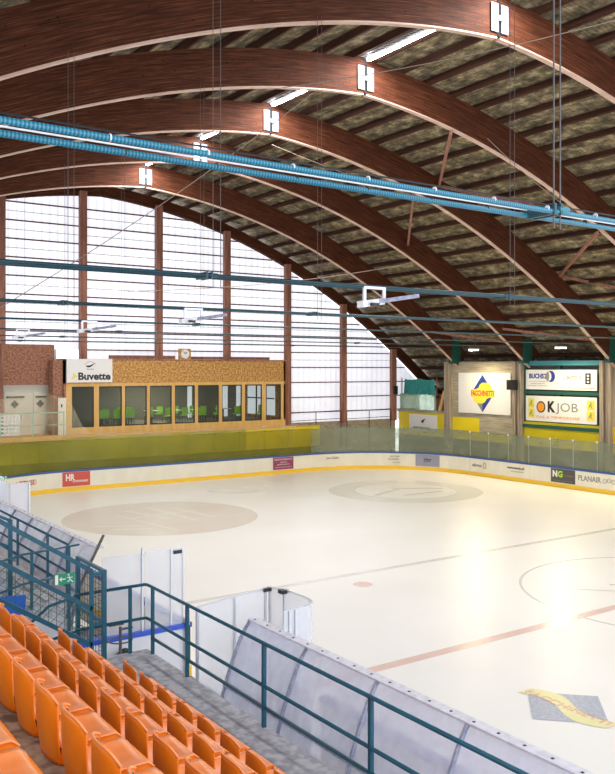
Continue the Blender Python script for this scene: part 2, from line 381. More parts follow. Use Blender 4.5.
# ------------------------------------------------------------------ boards around the rink
P = rink_path(0, 16)
P = P + [P[0]]
def seg_lengths(pts):
    s = [0]
    for a, b in zip(pts, pts[1:]): s.append(s[-1]+math.dist(a, b))
    return s
SL = seg_lengths(P)
def at(s):
    s = s % SL[-1]
    for k in range(len(SL)-1):
        if s <= SL[k+1]:
            t = (s-SL[k])/(SL[k+1]-SL[k]); a, b = Vector(P[k]), Vector(P[k+1]); return a.lerp(b, t)
def pathpts(s0, s1, step=.8):
    n = max(1, int((s1-s0)/step)); return [at(s0+(s1-s0)*k/n) for k in range(n+1)]
def ribbon(pts, z0, z1, o0, o1):
    """wall strip between offsets o0,o1 outward of the path"""
    mb = MB(); n = len(pts); rows = []
    for k, p in enumerate(pts):
        d = (pts[min(k+1, n-1)]-pts[max(k-1, 0)]).normalized(); out = Vector((d.y, -d.x))
        a = p+out*o0; b = p+out*o1; i = len(mb.v)
        mb.v += [(a.x, a.y, z0), (b.x, b.y, z0), (b.x, b.y, z1), (a.x, a.y, z1)]
    for k in range(n-1):
        for q in range(4):
            a = 4*k+q; b = 4*k+(q+1) % 4; mb.f.append((a, b, b+4, a+4))
    mb.f.append((3, 2, 1, 0)); e = 4*(n-1); mb.f.append((e, e+1, e+2, e+3))
    return mb
# arc length landmarks: path starts at (14.9, 23.1) goes corner NE, end (+Y), corner NW, near side (-X) downwards, end (-Y), right side upwards
q = PI/2*RC
q = SL[16]                       # one corner as chords
sNE = 0; sEnd0 = q; sEnd1 = q+2*(HX-RC); sNW1 = sEnd1+q; nearlen = 2*(HY-RC)
def s_near(y): return sNW1+(HY-RC-y)
sNear1 = sNW1+nearlen; sSW = sNear1+q; sB = sSW+2*(HX-RC); sSE = sB+q
def s_right(y): return sSE+(y+HY-RC)
def dasher(s0, s1, label, cap='blue_cap', kick=True):
    r = thing('rink_board', label, 'rink board', 'rink boards around the ice')
    p = pathpts(s0, s1)
    part('board_facing', ribbon(p, .02 if not kick else .22, 1.04, 0, .10), 'white_board', r)
    if kick: part('kick_strip', ribbon(p, .0, .22, -.012, .10), 'yellow_kick', r)
    part('top_rail', ribbon(p, 1.04, 1.14, -.02, .14), cap, r)
    return r
dasher(s_right(2.5), s_right(8), 'cream rink board run of the far long side at the right frame edge')
dasher(s_right(8), s_right(13.6), 'cream rink board run of the far long side by the word PLANAIR')
dasher(s_right(13.6), s_right(19.2), 'cream rink board run of the far long side with the grey NG advert')
dasher(s_right(19.2), s_right(23.08), 'cream rink board run of the far long side with the house logo advert')
dasher(0, q, 'curved cream rink board of the far right corner')
dasher(sEnd0, (sEnd0+sEnd1)/2, 'cream rink end board with the purple advert')
dasher((sEnd0+sEnd1)/2, sEnd1, 'cream rink end board with the red advert')
dasher(sEnd1, sNW1, 'curved cream rink board of the far left corner with red lettering')
dasher(s_near(23), s_near(14.5), 'cream near side rink board beside the mint glass')
dasher(s_near(14.4), s_near(4.5), 'cream near side rink board in front of the left players bench')
dasher(s_near(4.4), s_near(1.95), 'cream near side rink board between gate and left players bench')
dasher(s_near(-2.95), s_near(-9.5), 'cream near side rink board in front of the right players bench')
def panes(s0, s1, n, z1, label, group, m='glass'):
    L = (s1-s0)/n
    for k in range(n):
        a, b = s0+k*L, s0+(k+1)*L
        r = thing('plexiglass_screen', label(k), 'glass panel', group)
        p = pathpts(a+.012, b-.012, .5)
        part('pane', ribbon(p, 1.14, z1, .04, .055), m, r)
        c = at(b); mb = MB(); mb.box(c.x-.03, c.x+.03, c.y-.03, c.y+.03, z1-.06, z1+.03)
        part('clip', mb, 'white_metal' if 'long side' in group else m, r)
        e = ribbon(pathpts(b-.011, b+.011, .03), 1.14, z1, .035, .06); part('joint_strip', e, m if m != 'glass' or 'corner' in group else 'joint', r)
ordn = ['first', 'second', 'third', 'fourth', 'fifth', 'sixth', 'seventh', 'eighth', 'ninth', 'tenth', 'eleventh', 'twelfth', 'thirteenth', 'fourteenth', 'fifteenth', 'sixteenth', 'seventeenth', 'eighteenth', 'nineteenth', 'twentieth']
panes(s_right(3.1), s_right(23.1), 13, 2.66, lambda k: 'scratched plexiglass panel above the far long side, %s counted from the round corner' % ordn[12-k], 'plexiglass above the far long side boards')
panes(0, q, 7, 2.7, lambda k: 'murky plexiglass panel in the far right rounded corner, %s from the long side' % ordn[k], 'plexiglass in the far right corner')
panes(sEnd0, sEnd1, 9, 2.72, lambda k: 'olive tinted plexiglass panel behind the goal end, %s from the right corner' % ordn[k], 'plexiglass above the end boards', 'glass_end')
panes(sEnd1, sNW1, 7, 2.74, lambda k: 'olive tinted plexiglass panel in the far left rounded corner, %s from the end' % ordn[k], 'plexiglass in the far left corner', 'glass_end')
panes(sNW1, s_near(16.2), 4, 2.74, lambda k: 'mint plexiglass panel of the near side beyond the left bench, %s from the corner' % ordn[k], 'mint plexiglass on the near side', 'glass_mint')
# white return panel at the start of the near side glass
r = thing('plexiglass_screen', 'white framed glass return panel at the far end of the left players bench', 'glass panel')
mb = MB(); mb.box(-15.25, -14.6, 14.46, 14.52, .9, 2.72); mb.box(-15.3, -15.24, 14.46, 16.2, 1.2, 2.74); part('pane', mb, 'white_metal', r)
mb = MB(); mb.bar((-14.6, 14.45, .9), (-14.6, 14.45, 2.74), .05); part('post', mb, 'alu', r)

# ------------------------------------------------------------------ adverts on the boards
def advert(face, a, b, z0, z1, label, m='white', frame=False):
    """face end: a,b are X at Y=30.1 ; side: a,b are Y (a>b) at X=14.9"""
    if face == 'end': o = Vector(((a+b)/2, 30.07, (z0+z1)/2)); mb = MB().box(a, b, 30.075, 30.10, z0, z1)
    else: o = Vector((14.87, (a+b)/2, (z0+z1)/2)); mb = MB().box(14.875, 14.9, min(a, b), max(a, b), z0, z1)
    r = thing('board_advert', label, 'advert', 'adverts on the rink boards', o)
    part('backing', mb, m, r)
    return r, o
r, o = advert('end', -8.2, -6.68, .27, 1.02, 'red advert panel with white emblem and script on the end boards', 'redpanel')
text('lettering', 'HR', .5, .36, o+Vector((-.35, 0, .08)), 'end', 'white', r, .04)
text('lettering', 'Communes', .85, .17, o+Vector((.2, 0, -.1)), 'end', 'white', r, .01, .3)
r, o = advert('end', 5.0, 6.5, .27, 1.02, 'purple advert panel with four lines of white text on the end boards', 'purple')
for dz, w, h, t in ((.24, 1.3, .11, 'RESTAURANT'), (.08, .5, .07, 'centre'), (-.06, .9, .10, 'patinoire'), (-.23, 1.2, .07, 'ouvert tous les jours')): text('lettering', t, w, h, o+Vector((0, 0, dz)), 'end', 'white', r)
r, o = advert('side', 16.86, 15.25, .27, 1.02, 'charcoal advert panel with white N and green G by the word PLANAIR', 'greypanel')
text('lettering', 'N', .32, .36, o+Vector((0, .52, .08)), 'side', 'white', r, .05)
text('lettering', 'G', .32, .36, o+Vector((0, .16, .08)), 'side', 'lime', r, .04)
text('lettering', 'immobilier', .6, .09, o+Vector((0, -.42, .05)), 'side', 'greyink', r); text('lettering', 'nouvelle generation', 1.3, .07, o+Vector((0, 0, -.27)), 'side', 'greyink', r)
r, o = advert('side', 15.2, 12.0, .27, 1.02, 'white advert panel reading PLANAIR with grey rings at the right frame edge', 'white_board')
text('lettering', 'PLANAIR', 1.45, .30, o+Vector((0, .72, .02)), 'side', 'greyink', r, .02)
for k in range(3):
    mb = MB(); pts = [(14.86, 12.0+1.35-.26*k+.11*math.cos(t/12*2*PI), .66+.11*math.sin(t/12*2*PI)+.05*(k % 2)) for t in range(13)]
    mb.tube(pts, .012, 5); part('ring_mark', mb, 'greyink', r)
r, o = advert('side', 20.35, 18.4, .27, 1.02, 'pale advert panel with two short lines of dark italic text', 'white_board')
text('lettering', 'menuiserie.ch', 1.3, .16, o+Vector((0, .05, .12)), 'side', 'black', r, .02, .3); text('lettering', 'charpente', 1.0, .12, o+Vector((0, -.05, -.08)), 'side', 'greyink', r, 0, .3)
r, o = advert('side', 23.05, 21.5, .27, 1.02, 'pale advert panel reading ebms beside a small house outline', 'white_board')
text('lettering', 'ebms', .78, .22, o+Vector((0, .2, 0)), 'side', 'greyink', r, .03)
mb = MB(); mb.tube([(14.86, 21.93, .52), (14.86, 21.93, .74), (14.86, 21.83, .86), (14.86, 21.73, .74), (14.86, 21.73, .52), (14.86, 21.93, .52)], .02, 5); part('house_mark', mb, 'greyink', r)
# corner adverts follow the curve
def curved_advert(s0, s1, label, m, lines):
    p = pathpts(s0, s1, .4); c = at((s0+s1)/2); d = (p[-1]-p[0]).normalized(); ang = math.atan2(-d.y, -d.x)
    r = thing('board_advert', label, 'advert', 'adverts on the rink boards', (c.x, c.y, .66))
    part('backing', ribbon(p, .27, 1.02, -.022, -.002), m, r)
    for (t, w, h, dx, dz, mm) in lines:
        o = text('lettering', t, w, h, (c.x, c.y, .66), 'end', mm, r, .01)
        inn = Vector((-d.y, d.x))*.045; u = Vector((math.cos(ang), math.sin(ang)))
        o.location = (inn.x+u.x*dx, inn.y+u.y*dx, dz); o.rotation_euler = (PI/2, 0, ang)
    return r
curved_advert(2.3, 3.95, 'grey lilac advert panel with a black arc emblem in the right corner', 'lilac', [('~', .5, .1, 0, .08, 'black'), ('JURA', .5, .09, 0, -.06, 'black')])
curved_advert(4.5, 6.1, 'pale advert with small grey text left of the lilac panel', 'white_board', [('garage', .6, .1, 0, .2, 'greyink'), ('mobile', .7, .13, -.1, 0, 'greyink'), ('service', .5, .09, .1, -.2, 'greyink')])
curved_advert(8.6, 10.3, 'pale advert with cursive grey script on the corner board', 'white_board', [('Jean Gobin', .9, .2, 0, .12, 'greyink')])
curved_advert(sEnd1+1.2, sEnd1+3.6, 'cream advert with small dark red capitals in the far left corner', 'white_board', [('HUTTUSEN', 1.6, .26, 0, 0, 'redink')])

# ------------------------------------------------------------------ hall frame: arches, purlins, roof
XC = -5.2; ZA = 15.8; AH = 1.2
def low(dx): dx = abs(dx); return ZA-.058*dx-.016*dx*dx
def nrm(dx):
    s = 1 if dx >= 0 else -1; a = abs(dx); sl = (-.058-.032*a)*s; v = Vector((-sl, 1)); v.normalize(); return v
def off(dx, h): n = nrm(dx); return (XC+dx+n.x*h, low(dx)+n.y*h)
def arch_half(sign, x0, x1, h0, h1, y0, y1, n=34):
    mb = MB(); uvs = []; arc = 0; prev = None
    for k in range(n+1):
        a = x0+(x1-x0)*k/n; dx = sign*a
        p = off(dx, h0); t = off(dx, h1)
        if k == 0: p = (XC+dx, p[1]); t = (XC+dx, t[1])
        if prev: arc += math.dist(prev, p)
        prev = p
        mb.v += [(p[0], y0, p[1]), (t[0], y0, t[1]), (t[0], y1, t[1]), (p[0], y1, p[1])]; uvs += [(arc, 0), (arc, h1-h0), (arc, h1-h0+.2), (arc, -.2)]
    for k in range(n):
        for q_ in range(4):
            a = 4*k+q_; b = 4*k+(q_+1) % 4; mb.f.append((a, b, b+4, a+4))
    mb.f.append((0, 1, 2, 3)); e = 4*n; mb.f.append((e+3, e+2, e+1, e))
    return mb, uvs
def with_uv(o, uvs):
    uv = o.data.uv_layers.new(name='UVMap')
    for lp in o.data.loops: uv.data[lp.index].uv = uvs[lp.vertex_index]
    return o
ARCH_Y = [-9.72, -3.72, 2.28, 8.28, 14.28, 20.28, 26.28]
alab = ['glulam timber roof arch over the near stand, above the frame', 'glulam timber roof arch at the upper left corner of the picture',
        'largest fully seen glulam roof arch, its hinge plate at the top edge', 'glulam roof arch, third hinge plate from the gable counted with the top one excluded',
        'glulam roof arch landing right of the orange OK advert', 'glulam roof arch landing between the two wall sign bays', 'glulam roof arch nearest the daylit gable wall']
alab[3] = 'glulam roof arch with the second hinge plate from the top of the picture'
M['halo_wood'] = M['glulam']
mesh_cache = {}
for i, y in enumerate(ARCH_Y):
    r = thing('roof_arch', alab[i], 'arch', 'glulam arches carrying the roof', (XC, y, 0))
    for sgn in (-1, 1):
        if ('h', sgn) not in mesh_cache:
            mb, uvs = arch_half(sgn, .06, 22.25, .045, AH, y-.09, y+.09); o = with_uv(part('arch_half', mb, 'glulam', r), uvs)
            mb, uvs = arch_half(sgn, .06, 22.25, 0, .044, y-.092, y+.092); o2 = with_uv(part('soffit_strip', mb, 'soffit', r, label='lowest lamella of the arch, light from below painted in'), uvs)
            mesh_cache[('h', sgn)] = (o, o2)
        else:
            for src in mesh_cache[('h', sgn)]:
                c = src.copy(); COL.objects.link(c); c.parent = r
    mb = MB()
    for sx in (-1, 1):
        mb.box(XC+sx*.2-.14, XC+sx*.2+.14, y-.145, y-.112, 15.95, 16.75)
        for dz in (.1, .35, .6):
            mb.box(XC+sx*.2-.04, XC+sx*.2+.04, y-.16, y-.145, 15.95+dz, 16.02+dz)
    mb.box(XC-.2, XC+.2, y-.17, y-.146, 16.28, 16.42)
    part('hinge_plate', mb, 'plate', r, label='galvanised steel hinge plate')
    mb = MB().box(XC-.05, XC+.05, y-.1, y+.1, 15.86, 17.0); part('hinge_pin', mb, 'black', r)
    mb = MB(); X0 = XC+22.0
    mb.box(X0-.45, X0+.35, y-.16, y-.12, 6.9, 8.3); mb.box(X0-.45, X0+.35, y+.12, y+.16, 6.9, 8.3); mb.box(X0-.45, X0+.35, y-.2, y+.2, 6.85, 6.98)
    part('foot_bracket', mb, 'greenframe', r, label='dark green steel foot bracket')
# gable arch
GY = 32.4
r = thing('gable_arch', 'brown timber arch framing the top of the daylit gable wall', 'arch', None, (XC, GY, 0))
for sgn in (-1, 1):
    mb, uvs = arch_half(sgn, .02, 25.6, .55, AH, GY-.25, GY); with_uv(part('arch_half', mb, 'glulam', r), uvs)

# purlins: run the whole length on top of the arches
step = 1.22; arcx = []; a = .35
while a < 27: arcx.append(a); a += step/math.sqrt(1+(.058+.032*a)**2)
proto = None
for sgn in (-1, 1):
    for a in arcx:
        if sgn < 0 and a > 19: continue
        dx = sgn*a; n = nrm(dx); p0 = off(dx, AH+.005); p1 = off(dx, AH+.235)
        t = Vector((n.y, -n.x))*.05
        lab = 'dark timber purlin under the roof sheets on the right slope' if sgn > 0 else 'dark timber purlin under the roof sheets left of the ridge'
        if proto is None:
            mb = MB(); mb.box(-.05, .05, -13, 33, 0, .23); proto = mb.build('roof_purlin', 'purlin'); o = proto
        else:
            o = proto.copy(); COL.objects.link(o)
        o.location = (p0[0], 0, p0[1]); o.rotation_euler = (0, math.atan2(n.x, n.y), 0)
        tag(o, lab, 'purlin', 'purlins on the right roof slope' if sgn > 0 else 'purlins left of the ridge')
# roof sheets
mb = MB(); uvs = []
N = 70; xs = [-20+46.5*k/N for k in range(N+1)]; arc = 0; prev = None
for dx in xs:
    for hh in (AH+.25, AH+.3):
        if abs(dx) < .3: p = (XC+dx, low(dx)+hh+.02)
        else: p = off(dx, hh)
        mb.v += [(p[0], -13.2, p[1]), (p[0], 33.2, p[1])]
        if hh == AH+.25:
            if prev: arc += math.dist(prev, p)
            prev = p
        uvs += [(arc, -13.2), (arc, 33.2)]
for k in range(N):
    i = 4*k; mb.f += [(i, i+1, i+5, i+4), (i+2, i+6, i+7, i+3)]
i = 4*N; mb.f += [(0, 2, 3, 1), (i, i+1, i+3, i+2)]
roof = struct('ceiling', mb, 'roof'); with_uv(roof, uvs)

# struts bracing the roof
for k, (a, b) in enumerate([((-1.11, 8.28, 15.2), (3.9, 14.2, 14.9)), ((7.45, 8.3, 12.3), (12.3, 14.2, 11.3)), ((2.45, 14.3, 14.4), (7.3, 20.2, 13.2)),
                            ((12.4, 14.3, 11.3), (15.2, 8.4, 9.6)), ((14.6, 26.2, 8.9), (16.7, 20.5, 8.0)), ((14.6, 20.4, 8.9), (16.7, 14.6, 8.0)), ((4.0, 14.3, 14.9), (9.0, 8.4, 12.9))]):
    mb = MB().bar(a, b, .1, .14)
    lab = ['short timber strut above the crossing of the blue hoses', 'timber strut dropping from the large arch at the right frame edge', 'timber strut between the arches above the right floodlight bracket',
           'timber strut running off the right frame edge under the roof', 'sloping timber strut above the diamond sign bay', 'sloping timber strut above the OK advert bay', 'thin timber strut high between two arches on the right'][k]
    tag(mb.build('roof_strut', 'post'), lab, 'strut', 'timber bracing struts')

# ------------------------------------------------------------------ tie rods with hoses, hangers
tlab = ['pair of ribbed light blue hoses crossing the upper picture', 'thick teal tie rod pair, second from the top', 'teal tie rod pair, third from the top', 'teal tie rod pair, fourth from the top',
        'teal tie rod pair, fifth from the top', 'teal tie rod pair, sixth from the top', 'teal tie rod pair nearest the gable, lowest of all']
for i, y in enumerate(ARCH_Y):
    r = thing('tie_rod', tlab[i], 'tie rod', 'tie rods spanning the hall', (0, y, 7.86))
    for dy in (-.13, .13):
        if i == 0:
            mb = MB().tube([(-24, y+dy, 7.87), (-17.6, y+dy, 7.84), (-12, y+dy, 7.84)], .021, 12); part('hose', mb, 'tube', r, True)
            mb = MB().tube([(-24, y+dy, 7.905), (-12, y+dy, 7.873)], .006, 6); part('cable', mb, 'white_metal' if dy > 0 else 'black', r)
            for kk in range(14):
                X_ = -21.4+kk*.62+(.2 if dy > 0 else 0)
                part('clamp', MB().tube([(X_-.004, y+dy, 7.86), (X_+.004, y+dy, 7.86)], .0235, 10), 'white_metal' if dy < 0 else 'black', r)
            mb = MB().tube([(-12, y+dy, 7.84), (17, y+dy, 7.84)], .02, 8); part('rod', mb, 'teal_rod', r)
        else:
            mb = MB().tube([(-27.4, y+dy, 7.86), (17, y+dy, 7.86)], .024 if i < 3 else .02, 8); part('rod', mb, 'teal_rod', r, True)
    for X_ in (-17.45, -11.4, 4.0):
        for xx in (X_-.16, X_-.08): part('coupling', MB().bar((xx, y-.16, 7.86), (xx, y+.16, 7.86), .03, .09), 'teal_rod', r)
        part('sleeve', MB().tube([(X_-.1, y-.13, 7.86), (X_+.02, y-.13, 7.86)], .034, 8), 'tealbeam' if i == 0 else 'teal_rod', r)
for i, y in enumerate(ARCH_Y):
    for X_, nm in ((-17.45, 'left of the benches line'), (-11.4, 'over the ice')):
        lab = 'thin vertical steel hanger wires holding the %s at the %s' % (['blue hoses', 'second tie rod', 'third tie rod', 'fourth tie rod', 'fifth tie rod', 'sixth tie rod', 'last tie rod'][i], 'stand side' if X_ < -15 else 'ice side')
        mb = MB()
        for dx in ((-.16, -.08) if i == 0 else (-.06, .06)):
            mb.bar((X_+dx, y-.14, 7.7), (X_+dx, y-.14, low(X_-XC)+.15), .009 if i == 0 else .007)
        tag(mb.build('hanger_wire', 'steelwire'), lab, 'hanger wire', 'vertical hanger wires')

# floodlight fixtures hung on the tie rods at the stand side
def hung_fixture(X_, y, lab, tilt=.14, s=1.0):
    r = thing('hanging_floodlight', lab, 'floodlight', 'unlit floodlights hung on the tie rods', (X_, y, 7.86))
    mb = MB(); z = 7.86
    mb.bar((X_-.2*s, y-.13, z), (X_-.2*s, y-.13, z-.24*s), .035, .05)
    mb.bar((X_+.2*s, y-.13, z), (X_+.2*s, y-.13, z-.24*s), .035, .05); mb.bar((X_-.22*s, y-.13, z-.02), (X_+.22*s, y-.13, z-.02), .05, .04)
    part('bracket', mb, 'alu', r)
    mb = MB().bar((X_-.34*s, y-.2, z-.30*s), (X_+.22*s, y-.05, z-.22*s), .12, .10); part('housing', mb, 'white_metal', r)
    mb = MB().bar((X_+.05*s, y-.06, z-.24*s), (X_+.62*s, y-.5, z-.14*s), .1, .06); part('reflector_arm', mb, 'rib_alu', r)
    mb = MB().box(X_-.16*s, X_-.02, y-.29, y-.23, z-.32*s, z-.27*s); part('socket', mb, 'black', r)
hung_fixture(-14.6, -3.72, 'floodlight hung on the second tie rod against the roof')
hung_fixture(-14.75, 2.28, 'floodlight hung on the third tie rod before the white gable')
hung_fixture(-14.85, 8.28, 'floodlight hung beside the second gable post, above the snack bar')
hung_fixture(-14.9, 14.28, 'floodlight hung on a tie rod at the left frame edge')

# warm flood lamps near the far wall (with their own light)
fl = ['lit warm floodlight under the roof above the OK advert bay', 'lit warm floodlight under the roof above the diamond sign bay']
for i, (x, y, z) in enumerate(FLOODS):
    lab = ['lit warm floodlight above the diamond sign bay', 'lit warm floodlight above the OK advert bay'][i] if i < 2 else 'lit warm floodlight of the far wall row outside the right frame edge'
    r = thing('floodlight', lab, 'floodlight', 'lit warm floodlights along the far wall', (x, y, z))
    mb = MB().bar((x-.25, y+.28, z+.08), (x+.05, y-.28, z+.08), .26, .08); part('housing', mb, 'white_metal', r)
    mb = MB().bar((x-.27, y+.24, z+.02), (x+.03, y-.24, z+.02), .22, .04); part('lamp', mb, 'flood', r)
    mb = MB().bar((x, y, z+.1), (x+.05, y, z+1.0), .03, .03); part('stem', mb, 'steelwire', r)
    ld = bpy.data.lights.new('flood_light', 'AREA'); ld.shape = 'RECTANGLE'; ld.size = .5; ld.size_y = .22; ld.energy = FLOOD_W; ld.color = WARM
    lo = bpy.data.objects.new('flood_light', ld); COL.objects.link(lo); lo.parent = r; lo.location = (-.1, 0, -.05)
    lo.rotation_euler = (0, math.radians(22), 0)

# ridge strip lights
rl = ['ridge strip light at the top edge of the picture', 'ridge strip light above the second hinge plate from the top', 'ridge strip light above the third hinge plate', 'ridge strip light behind the blue hoses', 'ridge strip light nearest the gable', ]
for i, y in enumerate(ARCH_Y[2:]):
    r = thing('strip_light', rl[i], 'strip light', 'fluorescent strip lights along the ridge', (XC, y, 16.9))
    mb = MB().bar((XC+.02, y-.25, 16.93), (XC+.02, y-3.9, 16.93), .12, .05); part('tube', mb, 'tubelight', r)
    ld = bpy.data.lights.new('ridge_light', 'POINT'); ld.energy = 22; ld.color = (.93, .92, 1); ld.shadow_soft_size = .08
    lo = bpy.data.objects.new('ridge_light', ld); COL.objects.link(lo); lo.parent = r; lo.location = (-.15, -.5, -.05)
    ld = bpy.data.lights.new('ridge_down_light', 'AREA'); ld.shape = 'RECTANGLE'; ld.size = .2; ld.size_y = 2.8; ld.energy = DOWN_W; ld.color = (1, .97, .95)
    lo = bpy.data.objects.new('ridge_down_light', ld); COL.objects.link(lo); lo.parent = r; lo.location = (0, -2.3, -.02)
    mb = MB().bar((XC+.02, y-.2, 16.99), (XC+.02, y-4.0, 16.99), .16, .05); part('batten', mb, 'white_metal', r)
    mb = MB()
    for sx in (-.34, -.14): mb.bar((XC+sx, y-.2, 17.0), (XC+sx, y-4.0, 17.0), .03, .05)
    for k in range(26): mb.bar((XC-.34, y-.3-k*.145, 16.99), (XC-.14, y-.3-k*.145, 16.99), .03, .02)
    part('cable_tray', mb, 'steelwire', r)

# ropes
ropes = [(((-8.9, 6, 14.6)), ((-17.9, 9, 7.6)), 'long thin rope slanting from the arches down across the gable glazing'),
         (((-3.4, -3.5, 15.6)), ((-10.5, 6, 14.4)), 'thin rope strung between the dark arches at the upper left'),
         (((0.6, 8.1, 15.2)), ((8.0, 8.1, 12.2)), 'thin cable along the flank of the large arch'),
         (((-5.2, 14.1, 15.4)), ((6.0, 14.1, 14.0)), 'thin cable under the middle arch'),
         (((-11.2, 14.2, 9.3)), ((2.0, 14.2, 11.2)), 'thin pale cord sagging before the gable glazing')]
for a, b, lab in ropes:
    a, b = Vector(a), Vector(b); pts = []
    for k in range(9):
        t = k/8; p = a.lerp(b, t); p.z -= .25*4*t*(1-t); pts.append(p)
    tag(MB().tube(pts, .012, 5).build('rope', 'rope'), lab, 'rope')

# ------------------------------------------------------------------ gable wall
PX = [-10.85, -6.39, -1.78, 2.81, 7.32, 11.86, 16.3]
bays = [(-15.4, PX[0])] + list(zip(PX[:-1], PX[1:])) + [(PX[-1], 19.3)]
def gz(x):
    dx = x-XC
    return low(dx)+.66
YG = 32.55
for k, (a, b) in enumerate(bays):
    zb = 7.05 if a < 7 else 2.85
    if a < -7: zb = 7.6
    r = tag(bpy.data.objects.new('window_%d' % (k+1), None), kind='structure'); COL.objects.link(r); r.location = (0, YG, 0)
    poly = [(a, zb), (b, zb)] + [(b+(a-b)*t/8, min(gz(b+(a-b)*t/8), 18)) for t in range(9)]
    poly = [p for p in poly if p[1] >= zb-.001]
    mb = MB(); mb.prism(poly, -.03, (0, YG, 0)); part('glazing', mb, 'poly', r)
    z = 3.62
    while z < 16.4:
        if z > zb+.1:
            xs_ = [x for x in [a+(b-a)*t/20 for t in range(21)] if gz(x) > z]
            if len(xs_) > 2:
                mb = MB().box(xs_[0], xs_[-1], YG-.14, YG-.05, z-.035, z+.035); part('crossbar', mb, 'girt', r)
        z += .995
    z = 4.12
    while z < 16 and a > -20:
        if z > max(zb, 7)+.1:
            xs_ = [x for x in [a+(b-a)*t/20 for t in range(21)] if gz(x) > z]
            if len(xs_) > 2:
                mb = MB().box(xs_[0], xs_[-1], YG-.10, YG-.05, z-.012, z+.012); part('glazing_rail', mb, 'greyink', r)
        z += .995
plab = ['brown timber post of the gable at the left frame edge', 'brown timber gable post above the snack bar sign', 'brown timber gable post left of the clock', 'brown timber gable post right of the clock',
        'brown timber gable post at the right end of the snack bar', 'brown timber gable post standing free right of the snack bar', 'shortest brown timber gable post beside the netting']
for k, x in enumerate(PX):
    zb = 7.85 if k == 0 else (7.0 if x < 7 else 2.85)
    mb = MB().box(x-.2, x+.2, 31.84, 32.14, zb, gz(x)+.1)
    tag(mb.build('gable_post', 'post'), plab[k], 'post', 'timber posts of the gable')
# low wall right of the snack bar
mb = MB().box(7.2, 16.6, 32.1, 32.6, 0, 2.95); struct('wall_back', mb, 'conc_wall')
for k, (a, b) in enumerate([(7.45, 11.6), (12.1, 16.0)]):
    r = thing('guard_rail', ['dark guard rail with crumpled netting before the gable, beside the snack bar', 'dark guard rail with crumpled netting before the gable, by the yellow corner'][k], 'railing', 'guard rails in front of the gable')
    mb = MB().bar((a, 31.9, 3.62), (b, 31.9, 3.7), .04).bar((a, 31.9, 3.1), (b, 31.9, 3.16), .04)
    for x in (a, (a+b)/2, b): mb.bar((x, 31.9, -.05), (x, 31.9, 3.66), .04)
    part('rail', mb, 'girt', r)
# ------------------------------------------------------------------ snack bar
BY = 31.2
bar = thing('snack_bar', 'long chipboard snack bar with ten windows under the gable', 'kiosk', None, (0, BY, 3))
win = [(-7.29, -6.04), (-5.75, -4.4), (-4.22, -2.88), (-2.70, -1.31), (-1.11, .2), (.40, 1.82), (2.03, 3.43), (3.65, 4.88), (5.17, 6.30)]
part('fascia', MB().box(-7.75, 6.62, BY, BY+.12, 5.72, 7.0), 'osb', bar, label='mottled chipboard fascia')
part('roof_slab', MB().box(-7.75, 6.75, BY-.03, 36.5, 7.0, 7.08), 'osb_dark', bar)
part('sill_band', MB().box(-7.62, 6.62, BY-.03, BY+.12, 2.85, 3.3), 'pine', bar)
part('window_head', MB().box(-7.62, 6.62, BY-.01, BY+.12, 5.55, 5.72), 'pine', bar)
edges = [-7.62]+[v for w in win for v in w]+[6.62]
for k in range(0, len(edges), 2): part('mullion', MB().box(edges[k], edges[k+1], BY, BY+.12, 3.3, 5.55), 'pine', bar)
for (a, b) in win:
    mb = MB()
    mb.box(a, a+.05, BY+.03, BY+.09, 3.3, 5.55).box(b-.05, b, BY+.03, BY+.09, 3.3, 5.55).box(a, b, BY+.03, BY+.09, 3.3, 3.36).box(a, b, BY+.03, BY+.09, 5.48, 5.55)
    f = part('window_frame', mb, 'black', bar)
    mb = MB().box(a+.05, b-.05, BY+.055, BY+.065, 3.36, 5.48); o = part('pane', mb, 'winglass', bar); o.parent = f
part('side_wall', MB().box(6.5, 6.62, BY, 36.5, 2.9, 7.0), 'osb', bar)
part('side_wall', MB().box(-7.75, -7.62, BY, 36.5, 2.9, 7.0), 'osb_dark', bar)
part('back_wall', MB().box(-7.75, 6.6, 36.4, 36.5, 2.9, 7.0), 'interior', bar)
part('inside_floor', MB().box(-7.62, 6.5, BY+.12, 36.4, 2.85, 3.28), 'interior', bar)
part('inside_ceiling', MB().box(-7.62, 6.5, BY+.12, 36.4, 5.9, 6.0), 'interior', bar)
for k, (a, b) in enumerate([(4.6, 5.3), (6.0, 6.45), (2.3, 2.6)]):
    part('back_window', MB().box(a, b, 36.33, 36.39, 3.3, 5.4), 'daylit', bar, label='daylit window at the back')
part('end_window', MB().box(6.44, 6.49, 32.2, 35.6, 3.5, 5.4), 'daylit', bar, label='daylit side window')
mb = MB()
for y in (33.2, 34.4): mb.box(6.38, 6.44, y-.05, y+.05, 3.5, 5.4)
mb.box(6.38, 6.44, 32.2, 35.6, 4.55, 4.63); part('end_window_bars', mb, 'black', bar)
# interior lamp of the snack bar
ld = bpy.data.lights.new('bar_light', 'AREA'); ld.size = 3; ld.energy = 170; ld.color = (1, .93, .8)
lo = bpy.data.objects.new('bar_light', ld); COL.objects.link(lo); lo.parent = bar; lo.location = (-1, 2.4, 2.85)
lamp = thing('ceiling_lamp', 'flat ceiling lamp inside the snack bar', 'lamp', None, (-1, 33.6, 5.87)); part('panel', MB().box(-2.4, .4, 33.2, 34.0, 5.86, 5.89), 'white', lamp)
